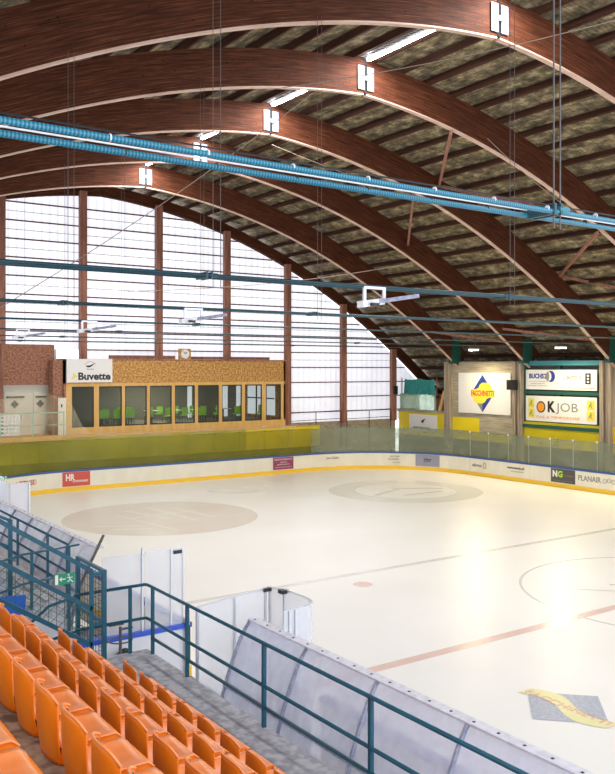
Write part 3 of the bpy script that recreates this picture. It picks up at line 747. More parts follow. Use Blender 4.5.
# cafe chairs and tables
def cafe_chair(loc, lab):
    x, y, z = loc
    r = thing('cafe_chair', lab, 'chair', 'lime chairs inside the snack bar', loc)
    part('seat', MB().box(x-.2, x+.2, y-.2, y+.2, z+.42, z+.46), 'chairgreen', r)
    part('backrest', MB().box(x-.2, x+.2, y-.22, y-.19, z+.5, z+.92), 'chairgreen', r)
    for sx in (-1, 1):
        for sy in (-1, 1): part('leg', MB().bar((x+sx*.17, y+sy*.17, z), (x+sx*.17, y+sy*.17, z+.43), .025), 'steelwire', r)
    return r
c0 = cafe_chair((-5.45, 32.1, 3.28), 'lime green cafe chair behind the second window of the snack bar')
wname = ['first', 'second', 'third', 'fourth', 'fifth', 'sixth', 'seventh', 'eighth', 'ninth']
for k, (x, y) in enumerate([(-5.0, 32.3), (-4.55, 33.6), (-3.95, 32.2), (-3.5, 32.2), (-3.1, 33.5), (-2.3, 32.3), (-1.8, 33.4), (-.9, 32.2), (-.4, 33.2), (-.0, 32.3), (.7, 32.2), (1.2, 32.3), (1.7, 33.2), (2.3, 32.2), (2.9, 33.4), (3.9, 32.3), (4.5, 33.2), (-4.5, 31.9), (-3.4, 34.2), (-1.3, 31.9), (-2.8, 34.3), (.3, 34.2), (1.5, 34.3), (3.4, 31.9), (-.7, 34.4), (5.3, 32.2), (5.8, 33.0)]):
    w = min(range(9), key=lambda q_: abs((win[q_][0]+win[q_][1])/2-(x-.1)))
    dup(c0, (x, y, 3.28), 'lime green cafe chair behind the %s snack bar window from the sign' % wname[w], 'lime chairs inside the snack bar')
def cafe_table(loc, lab):
    x, y, z = loc; r = thing('cafe_table', lab, 'table', 'cafe tables inside the snack bar', loc)
    part('tabletop', MB().box(x-.4, x+.4, y-.35, y+.35, z+.72, z+.75), 'white_metal', r)
    part('leg', MB().bar((x, y, z), (x, y, z+.72), .06), 'steelwire', r); part('foot', MB().box(x-.22, x+.22, y-.22, y+.22, z, z+.03), 'steelwire', r); return r
t0 = cafe_table((-5.0, 32.85, 3.28), 'pale cafe table behind the second snack bar window')
for x, w in ((-3.6, 'third'), (-1.9, 'fourth'), (-.4, 'fifth'), (1.2, 'sixth'), (3.0, 'seventh')): dup(t0, (x, 32.8, 3.28), 'pale cafe table behind the %s snack bar window' % w)
# sign, clock, plank
r = thing('sign', 'white sign box reading Buvette at the left end of the snack bar', 'sign', None, (-6.3, BY-.1, 6.4))
part('box', MB().box(-7.62, -5.02, BY-.12, BY-.005, 5.78, 7.07), 'white', r)
text('lettering', 'Buvette', 1.85, .42, (-6.07, BY-.125, 6.10), 'end', 'black', r, .035)
part('arrow', MB().prism([(-7.42, 5.95), (-7.02, 6.08), (-7.28, 6.32), (-7.24, 6.12)], .008, (0, BY-.12, 0)), 'signyellow', r)
mb = MB().prism([(-6.58, 6.70), (-6.3, 6.72), (-6.02, 6.86), (-6.18, 6.70), (-6.3, 6.62), (-6.45, 6.60)], .008, (0, BY-.12, 0))
mb.tube([(-6.3+.36*math.cos(math.radians(a)), BY-.125, 6.62+.3*math.sin(math.radians(a))) for a in range(30, 151, 15)], .008, 4); part('eagle_emblem', mb, 'black', r)
text('lettering', 'SKATING', .4, .06, (-6.3, BY-.125, 6.5), 'end', 'black', r)
r = thing('clock', 'square white clock standing on the snack bar roof', 'clock', None, (-.4, 31.35, 7.08))
part('case', MB().box(-.78, -.02, 31.3, 31.45, 7.09, 7.72), 'osb', r)
mb = MB().prism([(-.4+.27*math.cos(k*PI/12), 7.4+.27*math.sin(k*PI/12)) for k in range(24)], .015, (0, 31.3, 0)); part('dial', mb, 'white', r)
mb = MB(); mb.bar((-.4, 31.275, 7.4), (-.3, 31.275, 7.52), .02, .03); mb.bar((-.4, 31.275, 7.4), (-.52, 31.275, 7.54), .02, .025); part('hands', mb, 'black', r)
tag(MB().box(.05, 5.6, 31.45, 31.7, 7.09, 7.26).build('roof_plank', 'post'), 'dark brown plank lying on the snack bar roof right of the clock', 'plank')
tag(MB().box(-5.0, -.95, 31.5, 31.7, 7.09, 7.3).build('roof_plank', 'post'), 'dark brown plank lying on the snack bar roof left of the clock', 'plank')
# wall under the snack bar + walkway at the left
struct('wall_back', MB().box(-15.5, 3.6, 31.0, 31.1, 1.5, 2.85), 'olive')  # same yellow wall as the next stretch, painted darker where unlit
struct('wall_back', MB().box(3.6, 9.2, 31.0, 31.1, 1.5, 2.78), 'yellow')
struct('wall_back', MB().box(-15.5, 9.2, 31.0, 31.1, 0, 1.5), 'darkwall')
struct('floor', MB().box(-16, -7.76, 30.55, 32.5, 2.72, 2.95), 'pine')
struct('floor', MB().box(-7.76, 9.2, 30.98, 31.17, 2.78, 2.85), 'pine')
# left chipboard wall, doors
struct('wall_left', MB().box(-16, -8.0, 32.0, 32.3, 5.66, 7.85), 'osb_dark')
struct('wall_left', MB().box(-8.3, -7.76, 31.3, 32.1, 2.95, 7.0), 'osb_dark')
struct('wall_left', MB().box(-16, -7.76, 32.35, 32.5, 2.95, 7.6), 'door_white')
struct('trim_1', MB().box(-10.9, -10.75, 31.9, 32.2, 2.95, 7.9), 'post')
for k, (a, b) in enumerate([(-10.6, -9.55), (-9.05, -8.35)]):
    d = tag(MB().box(a, b, 32.28, 32.34, 2.96, 5.3).build('door_%d' % (k+1), 'door_white'), kind='structure')
    mb = MB().box(a+.1, b-.02, 32.2, 32.27, 4.95, 5.05); o = mb.build('door_closer', 'black', d)
    cx = (a+b)/2; s = .22
    mb = MB().prism([(cx-s, 4.62), (cx, 4.62-s), (cx+s, 4.62), (cx, 4.62+s)], .02, (0, 32.25, 0)); mb.build('diamond_sign', 'black', d)
    mb = MB().box(b-.14, b-.06, 32.22, 32.27, 3.85, 4.0); mb.build('door_handle', 'alu', d)
r = thing('notice', 'white paper notice on the panel left of the snack bar', 'notice', None, (-7.9, 31.0, 4)); part('sheet', MB().box(-8.15, -7.72, 30.9, 30.93, 2.95, 4.95), 'white', r)
part('emblem', MB().box(-8.0, -7.92, 30.89, 30.9, 4.45, 4.62), 'black', r)
r = thing('pallet_stack', 'grey mesh crate behind the mint railing at the left edge', 'crate', None, (-10.6, 31.6, 2.95)); 
mb = MB()
for k in range(6): mb.box(-11.1, -10.1, 31.4, 31.43, 3.0+k*.2, 3.1+k*.2)
for k in range(6): mb.box(-11.05+k*.19, -11.0+k*.19, 31.38, 31.44, 2.96, 4.15)
part('slats', mb, 'alu', r)
r = thing('railing', 'mint green railing on the walkway left of the snack bar', 'railing', None, (-9.6, 30.6, 2.95))
mb = MB().tube([(-12, 30.6, 4.2), (-7.9, 30.6, 4.2)], .03, 8); part('top_rail', mb, 'mintpaint', r)
mb = MB().tube([(-12, 30.6, 3.55), (-7.9, 30.6, 3.55)], .02, 8); part('mid_rail', mb, 'mintpaint', r)
for x in (-11.25, -9.6, -7.94): part('post', MB().bar((x, 30.6, 2.95), (x, 30.6, 4.2), .05), 'mintpaint', r)
# fine net hung before the end wall
mb = MB(); cols = 44
def nettop(x):
    if x < -7.7: return 4.85+.25*math.sin(x*1.1)+.35*max(0, (x+12)/4.3)
    if x < -6.4: t = (x+7.7)/1.3; return 5.2-2.2*(1-(1-t)**2)
    return 3.0+.05*math.sin(x*3)
for k in range(cols+1):
    x = -14.2+ (21.2)*k/cols; yy = 30.42+.04*math.sin(x*4); zt = nettop(x)
    mb.v += [(x, yy, 2.62), (x, yy, (2.62+zt)/2), (x, yy, zt)]
for k in range(cols):
    for q_ in range(2): i = 3*k+q_; mb.f.append((i, i+3, i+4, i+1))
tag(mb.build('safety_net', 'fine_net', smooth=True), 'fine cream safety net drooping behind the end glass and railing', 'net')

# ------------------------------------------------------------------ far long wall (right)
WX = 17.0
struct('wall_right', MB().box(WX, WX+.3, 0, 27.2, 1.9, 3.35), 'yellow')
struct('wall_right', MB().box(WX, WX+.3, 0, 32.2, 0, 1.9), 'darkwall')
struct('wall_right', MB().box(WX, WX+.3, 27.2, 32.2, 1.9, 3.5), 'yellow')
struct('trim_2', MB().box(WX-.12, WX+.4, 27.2, 32.2, 3.5, 3.66), 'conc_wall')
# diamond sign bay of board marked concrete
struct('wall_right', MB().box(WX-.02, WX+.3, 21.3, 26.75, 3.35, 6.98), 'conc_wall')
struct('wall_right', MB().box(WX-.03, WX+.0, 21.3, 24.3, 2.4, 3.35), 'conc_wall')
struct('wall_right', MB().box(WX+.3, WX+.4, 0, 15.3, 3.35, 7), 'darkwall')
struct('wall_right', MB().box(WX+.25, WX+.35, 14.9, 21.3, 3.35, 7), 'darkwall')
struct('wall_outer', MB().box(21.2, 21.4, 0, 33, 0, 7.2), 'purlin')
clab = ['streaked concrete column between the diamond sign bay and the netting', 'streaked concrete column between the diamond sign and the OK advert', 'streaked concrete column at the right frame edge', 'streaked concrete column beyond the right frame edge']
for k, (y0, y1) in enumerate([(26.75, 27.25), (20.62, 21.3), (14.35, 15.05), (8.2, 8.9)]):
    mb = MB().box(WX-.3, WX+.3, y0, y0+.24, 0, 6.98).box(WX-.3, WX+.3, y1-.24, y1, 0, 6.98).box(WX-.16, WX+.3, y0+.2, y1-.2, 0, 6.98)
    tag(mb.build('concrete_column', 'conc_col'), clab[k], 'column', 'concrete columns of the far wall')
# frame of green steel with two adverts
fr = thing('steel_rack', 'dark green steel frame around the two advert boards', 'frame', None, (WX, 18, 3.3))
part('top_beam', MB().box(WX-.15, WX+.2, 15.08, 20.6, 6.72, 7.0), 'tealbeam', fr, label='light teal top beam')
part('bottom_beam', MB().box(WX-.18, WX-.01, 15.08, 20.6, 3.0, 3.2), 'greenframe', fr)
part('middle_beam', MB().box(WX-.06, WX+.2, 15.1, 20.6, 5.02, 5.22), 'greenframe', fr)
for y in (15.16, 18.0, 20.5): part('upright', MB().box(WX-.05, WX+.2, y-.06, y+.06, 3.36, 6.72), 'greenframe', fr)
SX = WX-.1
r = thing('advert_board', 'large white advert board reading OK JOB with an orange disc', 'advert', 'advert boards on the far wall', (SX, 17.9, 4.15))
part('board', MB().box(SX, SX+.04, 15.35, 20.4, 3.42, 4.92), 'white', r)
def disc(y, z, r_, x, sy=1.0, n=28, t=.01): return MB().prism([(y+r_*sy*math.cos(2*PI*k/n), z+r_*math.sin(2*PI*k/n)) for k in range(n)], -t, (x, 0, 0), (0, 1, 0), (0, 0, 1))
part('disc', disc(19.25, 4.27, .34, SX, .95), 'black', r, label='black ring'); part('disc', disc(19.25, 4.27, .265, SX-.011, .95), 'signorange', r, label='orange disc')
text('lettering', 'K', .55, .66, (SX-.006, 18.53, 4.27), 'side', 'black', r, .045)
text('lettering', 'JOB', 1.55, .66, (SX-.006, 17.35, 4.27), 'side', 'greyink', r, .0)
text('lettering', 'FIXE & TEMPORAIRE', 3.1, .14, (SX-.006, 18.05, 3.68), 'side', 'signorange', r)
for (y0, y1) in ((19.75, 20.2), (15.5, 16.0)):
    for (z0, z1) in ((3.62, 4.15), (4.2, 4.75)):
        part('picture_tile', MB().box(SX-.008, SX, y0, y1, z0, z1), 'signyellow', r, label='yellow pictogram tile')
        yc, zc = (y0+y1)/2, (z0+z1)/2
        mb = MB().bar((SX-.014, yc-.1, zc-.18), (SX-.014, yc+.02, zc+.04), .012, .04).bar((SX-.014, yc+.02, zc+.04), (SX-.014, yc+.13, zc-.16), .012, .035).bar((SX-.014, yc-.12, zc+.08), (SX-.014, yc+.13, zc), .012, .03)
        mb.box(SX-.02, SX-.01, yc-.05, yc+.03, zc+.1, zc+.18); part('pictogram', mb, 'greyink', r)
r = thing('advert_board', 'white advert board reading BUCHS and L INSTITUT above the OK board', 'advert', 'advert boards on the far wall', (SX, 17.9, 5.9))
part('board', MB().box(SX, SX+.04, 15.35, 20.4, 5.3, 6.47), 'white', r)
text('lettering', 'BUCHS', 1.1, .30, (SX-.006, 19.6, 6.08), 'side', 'blue', r, .04); text('lettering', '2', .2, .3, (SX-.006, 18.92, 6.08), 'side', 'blue', r, .03)
mb = disc(18.52, 6.08, .33, SX, .9); part('emblem', mb, 'blue', r, label='blue round emblem'); part('emblem', disc(18.66, 6.08, .26, SX-.012, .7), 'white', r)
part('emblem', disc(18.74, 6.08, .28, SX-.024, .42), 'greyink', r)
for dz, w in ((-.2, 1.3), (-.33, 1.1), (-.45, 1.5)): text('lettering', 'plombier sanitaire' if dz > -.3 else 'chauffage ferblantier', w, .06, (SX-.006, 19.5, 5.98+dz), 'side', 'greyink', r)
text('lettering', "L'INSTITUT", 1.15, .2, (SX-.006, 16.95, 6.0), 'side', 'black', r, .01)
part('label_tile', MB().box(SX-.008, SX, 15.75, 16.12, 5.65, 6.28), 'black', r)
for dz in (-.18, 0, .17): part('label_mark', MB().box(SX-.014, SX-.008, 15.86, 16.0, 5.92+dz, 6.02+dz), 'white', r)
text('lettering', 'institut de beaute', 1.0, .05, (SX-.006, 16.9, 5.7), 'side', 'greyink', r); part('rule', MB().box(SX-.006, SX, 15.5, 17.8, 5.42, 5.44), 'black', r)
# diamond logo sign
SX2 = WX-.1
r = thing('sponsor_sign', 'white sign with a blue and yellow diamond logo and red lettering', 'sign', None, (SX2, 24, 4.9))
part('board', MB().box(SX2, SX2+.06, 21.62, 26.1, 3.66, 6.27), 'white', r)
yc, zc, R = 23.95, 4.95, 1.12
def P2(u, v): return (yc-u, zc+v)
def pr2(pts, t0, x): return MB().prism([P2(a, b) for a, b in pts][::-1], -t0, (x, 0, 0), (0, 1, 0), (0, 0, 1))
part('diamond', pr2([(0, 1.2), (.98, 0), (0, -1.2), (-.98, 0)], .006, SX2), 'blue', r, label='blue diamond')
part('diamond_shade', pr2([(0, -.45), (0, -1.2), (-.6, -.47)], .004, SX2-.006), 'greyink', r, label='grey lower facet')
sp = [(-1.0, .22), (-.6, .26), (-.32, .36), (-.22, .56), (.0, .68), (.5, .68), (.72, .5), (.8, .25), (1.02, .2), (1.02, -.22), (.6, -.26), (.35, -.34), (.25, -.52), (.02, -.64), (-.5, -.64), (-.72, -.48), (-.8, -.25), (-1.0, -.2)]
part('wave_band', pr2(sp, .006, SX2-.008), 'signyellow', r, label='yellow wave band')
text('lettering', 'FACCHINETTI', 1.95, .36, (SX2-.02, yc, zc), 'side', 'signred', r, .03)
tag(MB().box(WX-.75, WX-.32, 20.85, 21.35, 5.25, 5.85).build('loudspeaker', 'black'), 'black box loudspeaker on the column right of the diamond sign', 'loudspeaker')
# netting and clutter in the far right corner
r = thing('netting_bundle', 'teal and sage netting hung on a frame above the yellow corner wall', 'netting', None, (17, 30, 3.66))
mb = MB()
for k in range(13):
    y = 31.6-k*.27; mb.v += [(16.95+.1*math.sin(k*1.7), y, 4.75+.05*math.sin(k*2.3)), (16.9+.14*math.cos(k*1.9), y-.02, 5.85-.1*abs(math.sin(k*.5)))]
for k in range(12): mb.f.append((2*k, 2*k+2, 2*k+3, 2*k+1))
o = part('upper_net', mb, 'netteal', r, True, 'teal upper netting')
mb = MB()
for k in range(15):
    y = 32.0-k*.27; mb.v += [(16.85+.1*math.cos(k*1.3), y, 3.68), (16.93+.08*math.sin(k*1.7), y, 4.76)]
for k in range(14): mb.f.append((2*k, 2*k+2, 2*k+3, 2*k+1))
part('lower_net', mb, 'netgreen', r, True, 'sage lower netting')
for a, b in (((17.05, 31.9, 3.66), (17.05, 31.9, 5.9)), ((17.05, 28.3, 3.66), (17.05, 28.3, 5.9)), ((17.05, 31.9, 4.75), (17.05, 27.4, 4.75))): part('frame_bar', MB().bar(a, b, .05), 'post', r)
tag(MB().bar((16.95, 27.9, 3.68), (16.95, 27.45, 5.0), .1, .25).build('leaning_board', 'pine'), 'pale plank leaning beside the netting', 'plank')
r = thing('sign', 'small white sign with a bird emblem on the yellow corner wall', 'sign', None, (WX, 30, 2.8))
part('board', MB().box(WX-.05, WX-.01, 28.2, 31.0, 2.2, 3.35), 'white', r); text('lettering', 'PATINOIRE', 1.7, .16, (WX-.056, 29.7, 2.4), 'side', 'black', r, .03)
part('bird_emblem', pr2([(-5.75+0, -2.0), (-5.4, -1.85), (-5.65, -2.2), (-5.85, -2.12)], .006, WX-.05), 'black', r)
tag(MB().box(16.2, 16.5, 31.7, 31.85, 4.7, 5.3).build('wall_clock', 'black'), 'small black wall clock on the last gable post', 'clock')

# ------------------------------------------------------------------ stand: tiers, ledge, passage
LZ = 2.18
struct('floor_ledge', MB().box(-18.84, -17.7, -16, -2.06, 1.9, LZ), 'conc_ledge')
struct('wall_ledge', MB().box(-17.95, -17.75, -16, -2.2, 0, 1.89), 'conc')
RXS = [-19.05, -19.87, -20.69, -21.51, -22.45, -23.4]
for k in range(5): struct('floor_tier', MB().box(RXS[k+1]+.22, RXS[k]+.22, -16, -3.05, 0, LZ+.28+.54*k), 'conc_tier')
struct('floor_tier', MB().box(-24.6, RXS[5]+.22, -17, -3.05, 0, 5.0), 'conc_tier')
struct('floor_ledge', MB().box(-18.75, -17.7, 1.45, 16, 1.9, LZ), 'conc_ledge')
for k in range(5): struct('floor_tier', MB().box(-19.57-.82*k, -18.75-.82*k, 1.9, 16, 0, LZ+.54*(k+1)), 'conc_ledge')
struct('wall_passage', MB().box(-24, -17.78, 1.5, 1.7, 0, 1.89), 'conc')
struct('wall_passage', MB().box(-24, -17.96, -2.2, -2.08, 0, 1.89), 'conc')
# concrete stair going up from the ice level in the passage
r = thing('staircase', 'grey concrete stair in the passage behind the mesh gate', 'stair', None, (-19, 0, 0))
mb = MB()
for k in range(11): mb.box(-24, -18.0-k*.28, -2.05, 1.42, 0+k*.19, (k+1)*.19)
part('steps', mb, 'conc_ledge', r)
mb = MB()
for k in range(11): mb.box(-18.05-k*.28, -18.0-k*.28, -2.04, 1.41, (k+1)*.19, (k+1)*.19+.01)
part('nosing', mb, 'white_metal', r, label='pale step edge')
# ------------------------------------------------------------------ seats
def shell(fn, nu, nv, t):
    mb = MB()
    for s_ in (0, 1):
        for j in range(nv+1):
            for i in range(nu+1):
                p, nn_ = fn(-1+2*i/nu, j/nv); p = Vector(p)+Vector(nn_)*(t*s_); mb.v.append(tuple(p))
    S1 = (nu+1)*(nv+1)
    for j in range(nv):
        for i in range(nu):
            a = j*(nu+1)+i; mb.f += [(a, a+1, a+nu+2, a+nu+1), (a+S1, a+nu+1+S1, a+nu+2+S1, a+1+S1)]
    for i in range(nu):
        a = i; mb.f.append((a, a+S1, a+1+S1, a+1)); a = nv*(nu+1)+i; mb.f.append((a, a+1, a+1+S1, a+S1))
    for j in range(nv):
        a = j*(nu+1); mb.f.append((a, a+nu+1, a+nu+1+S1, a+S1)); a = j*(nu+1)+nu; mb.f.append((a, a+S1, a+nu+1+S1, a+nu+1))
    return mb
SW = .212
def back_fn(u, v):
    top = .745-(.05*abs(u)**4 if u > 0 else .085*abs(u)**4.5)
    z = .285+(top-.285)*v; w = SW*(1-.05*(1-v))*(1-.10*max(0, v-.6)/.4)
    x = -.04*v+.02+(.09*u**2.8 if u > 0 else .06*abs(u)**3)*(.6+.4*v)-.012*math.sin(v*PI)
    return (x, u*w, z), (-.9, -.25*u, 0)
def pan_fn(u, v):
    x = .05+.40*v; z = .40-.03*math.sin(v*PI)*(1-u*u)+.012*abs(u)**3
    if v > .9: z -= (v-.9)*.35
    return (x, u*SW*(1-.04*v), z), (0, 0, -1)
def rim(pts, r_): return MB().tube(pts, r_, 6)
seat0 = thing('stadium_seat', 'x', 'seat', 'x')
o = shell(back_fn, 14, 12, .012).build('backrest', 'orange', seat0, smooth=True)
o2 = rim([Vector(back_fn(-1+2*k/20, 1)[0])+Vector((-.005, 0, 0)) for k in range(21)], .009).build('rim', 'orange_edge', o, smooth=True); o2['label'] = 'paler worn top rim'
o = shell(pan_fn, 12, 10, .014).build('seat_pan', 'orange_edge', seat0, smooth=True); o['label'] = 'paler worn seat pan'
mb = MB()
for sy in (-1, 1):
    mb.prism([(.05, .285), (.40, .30), (.44, .38), (.40, .405), (.06, .41)], .01*sy, (0, sy*(SW-.02), 0))
mb.box(.40, .45, -SW+.02, SW-.02, .33, .375); mb.build('skirt', 'orange', seat0)
for sy in (1, -1):
    mb = MB(); c = Vector(back_fn(.80*sy, .86)[0]); a1 = (Vector(back_fn(.95*sy, .84)[0])-Vector(back_fn(.62*sy, .84)[0])).normalized(); a2 = Vector((0, 0, 1))
    nr = a1.cross(a2); nr = nr if nr.x > 0 else -nr
    mb.v = [tuple(c+nr*.008+a1*.055*math.cos(t/14*2*PI)+a2*.034*math.sin(t/14*2*PI)) for t in range(14)]; mb.f = [tuple(range(14))]
    mb.build('hand_hole', 'hole', seat0)['label'] = 'dark oval hand hole'
mb = MB(); mb.box(.02, .2, -.03, .03, .28, .345); mb.build('bracket', 'black', seat0)
def px(p):
    v = Vector(p)-CAM; dep = v.x*math.sin(YAW)+v.y*math.cos(YAW); lat = v.x*math.cos(YAW)-v.y*math.sin(YAW)
    if dep < .3: return None
    return 307.5+853.25*lat/dep, 368.22-853.25*v.z/dep
rows = [(-19.05, LZ, 'front row beside the grey ledge'), (-19.87, LZ+.54, 'second row from the ledge'), (-20.69, LZ+1.08, 'third row from the ledge'), (-21.51, LZ+1.62, 'fourth row from the ledge'), (-22.45, LZ+2.16, 'row nearest the camera')]
first = True
for ri, (x, z, rn) in enumerate(rows):
    cnt = 0
    for k in range(17):
        y = -4.5-.5*k; vis = False
        for dx in (-.04, .44):
            for dy in (-.22, .22):
                for dz in (.2, .42, .74):
                    q_ = px((x+dx, y+dy, z+dz))
                    if q_ and -6 < q_[0] < 621 and 0 < q_[1] < 780: vis = True
        if y < -13.6+ri*.0 and ri > 2: vis = False
        if ri == 4 and y < -12.2: vis = False
        if not vis: continue
        lab = 'orange plastic seat, %s from the far end, %s' % (ordn[min(cnt, 19)], rn)
        if ri >= 2: lab = 'orange plastic seat, %s from the left edge, %s' % (ordn[min(cnt, 19)], rn)
        if first: s_ = seat0; s_.location = (x, y, z); first = False
        else: s_ = dup(seat0, (x, y, z))
        s_['label'] = lab; s_['group'] = 'orange seats of the ' + rn; s_['category'] = 'seat'; cnt += 1

# ------------------------------------------------------------------ teal railings
def railing(name, lab, rails, posts, group='teal steel railings', w=.045, rw=.024):
    a = Vector(posts[0][0]) if posts else Vector(rails[0][0]); r = thing(name, lab, 'railing', group, (a.x, a.y, a.z))
    for k, pts in enumerate(rails): part('rail', MB().tube(pts, rw, 10), 'teal', r, True)
    for (a, b) in posts: part('post', MB().bar(a, b, w), 'teal', r)
    return r
RX = -17.73
ys = [-2.33, -3.5, -5.57, -7.64, -9.7, -11.8, -13.9]
railing('railing', 'long teal railing on the outer edge of the concrete ledge', [
    [(-18.85, -2.1, 3.2), (RX-.03, -2.1, 3.2), (RX, -2.13, 3.2), (RX, -14.5, 3.2)], [(-18.85, -2.1, 2.68), (RX-.03, -2.1, 2.68), (RX, -2.13, 2.68), (RX, -14.5, 2.68)], [(RX, -2.3, 2.42), (RX, -14.5, 2.42)]],
    [((RX, y, LZ), (RX, y, 3.19)) for y in ys] + [((-18.0, -2.1, LZ), (-18.0, -2.1, 3.19))])
railing('railing', 'teal railing on the ledge beyond the passage, before the left bench cover', [
    [(RX, 1.5, 3.2), (RX, 16, 3.2)], [(RX, 1.5, 2.68), (RX, 16, 2.68)], [(RX, 1.5, 2.42), (RX, 16, 2.42)]], [((RX, y, LZ), (RX, y, 3.19)) for y in (1.55, 2.73, 4.82, 6.9, 9, 11.1, 13.2)])
railing('handrail', 'dark teal handrail across the passage, bending down at the left edge', [
    [(-17.55, 1.4, 3.2), (-18.6, 1.4, 3.14), (-19.9, 1.4, 2.9), (-21.4, 1.4, 1.9)], [(RX, 1.4, 2.66), (-18.6, 1.4, 2.6), (-20.2, 1.4, 2.2)]], [((-18.45, 1.4, 2.1), (-18.45, 1.4, 3.13)), ((-17.75, 1.4, 1.6), (-17.75, 1.4, 3.18))], rw=.02)
railing('handrail', 'teal handrail sloping down beside the mesh gate', [
    [(-18.85, -2.1, 3.18), (-19.25, -2.1, 3.1), (-20.0, -2.1, 2.55)], [(-18.85, -2.1, 2.66), (-19.25, -2.1, 2.6), (-19.9, -2.1, 2.1)]], [], rw=.022)
# stair-side fence climbing with the rows
fy = -3.0
r = thing('mesh_fence', 'teal mesh fence climbing the end of the seat rows', 'fence', None, (-19, fy, 2.2))
A = (-18.95, 3.75)
sl = -.655
def fz(x, dz): return 3.75+(x-A[0])*sl+dz
for dz in (0, -.53, -1.03): part('rail', MB().bar((-18.95, fy, fz(-18.95, dz)), (-22.2, fy, fz(-22.2, dz)), .05, .06), 'teal', r)
for x in (-18.95, -20.9): part('post', MB().bar((x, fy, fz(x, -1.45)), (x, fy, fz(x, 0)), .05), 'teal', r)
mb = MB()
k = 0; x = -19.0
while x > -22: mb.bar((x, fy, fz(x, -.53)), (x-.32, fy, fz(x-.32, -1.03)), .006); mb.bar((x, fy, fz(x, -1.03)), (x-.0, fy, fz(x, -.53)), .006); x -= .11
for dz in (-.63, -.73, -.83, -.93): mb.bar((-18.95, fy, fz(-18.95, dz)), (-22.2, fy, fz(-22.2, dz)), .006)
part('wire_mesh', mb, 'greenframe', r)
r = thing('mesh_gate', 'tall narrow teal mesh gate at the end of the ledge', 'gate', None, (-18.77, -2.5, LZ))
gx = -18.77; mb = MB()
for (x, y) in ((gx, -3.0), (gx, -1.95)): part('post', MB().bar((x, y, LZ), (x, y, 3.74), .06), 'teal', r)
for a, b in (((gx, -3.0, 3.72), (gx, -1.95, 3.72)), ((gx, -3.0, 3.0), (gx, -1.95, 3.0)), ((gx, -3.0, 2.3), (gx, -1.95, 2.3)), ((gx, -3.0, 3.7), (-18.95, -3.0, 3.7)), ((gx, -3.0, 3.0), (-18.95, -3.0, 3.0))): part('frame_bar', MB().bar(a, b, .045), 'teal', r)
mb = MB()
for k in range(9): mb.bar((gx, -2.9+k*.11, 2.3), (gx, -2.9+k*.11, 3.72), .005)
for k in range(12): mb.bar((gx, -3.0, 2.4+k*.11), (gx, -1.95, 2.4+k*.11), .005)
for k in range(11): mb.bar((-18.95, -3.0, 2.4+k*.11), (gx, -3.0, 2.4+k*.11), .005)
for k in range(2): mb.bar((-18.89+k*.06, -3, 2.3), (-18.89+k*.06, -3, 3.7), .005)
part('wire_mesh', mb, 'black', r)
r = thing('mesh_fence', 'teal post and fence across the passage at the left frame edge', 'fence', None, (-18.7, 1.9, 2.2))
part('post', MB().bar((-18.7, 1.9, LZ), (-18.7, 1.9, 3.72), .07), 'teal', r)
part('rail', MB().bar((-18.7, 1.9, 3.7), (-20.5, 1.9, 4.6), .05).bar((-18.7, 1.9, 3.2), (-20.5, 1.9, 4.1), .05), 'teal', r)
# exit sign
r = thing('exit_sign', 'small green exit sign with running figure on the mesh fence', 'sign', None, (-19.2, -3.05, 3.5))
ex0, ex1, ez0, ez1 = -19.49, -19.21, 3.63, 3.78
ey = -3.06
part('plate', MB().box(ex0, ex1, ey, ey+.012, ez0, ez1), 'exit_green', r)
part('arrow', MB().bar((ex0+.07, ey-.004, ez0+.075), (ex0+.15, ey-.004, ez0+.075), .004, .014).bar((ex0+.07, ey-.004, ez0+.075), (ex0+.10, ey-.004, ez0+.10), .004, .012).bar((ex0+.07, ey-.004, ez0+.075), (ex0+.10, ey-.004, ez0+.05), .004, .012), 'white', r)
part('running_figure', MB().bar((ex0+.2, ey-.004, ez0+.10), (ex0+.215, ey-.004, ez0+.06), .004, .02).bar((ex0+.215, ey-.004, ez0+.06), (ex0+.18, ey-.004, ez0+.03), .004, .012).bar((ex0+.215, ey-.004, ez0+.06), (ex0+.255, ey-.004, ez0+.02), .004, .012).bar((ex0+.17, ey-.004, ez0+.09), (ex0+.25, ey-.004, ez0+.085), .004, .01).box(ex0+.185, ex0+.205, ey-.006, ey, ez0+.115, ez0+.135), 'white', r)
part('door_mark', MB().box(ex0+.008, ex0+.05, ey-.006, ey, ez0+.01, ez1-.01), 'white', r)

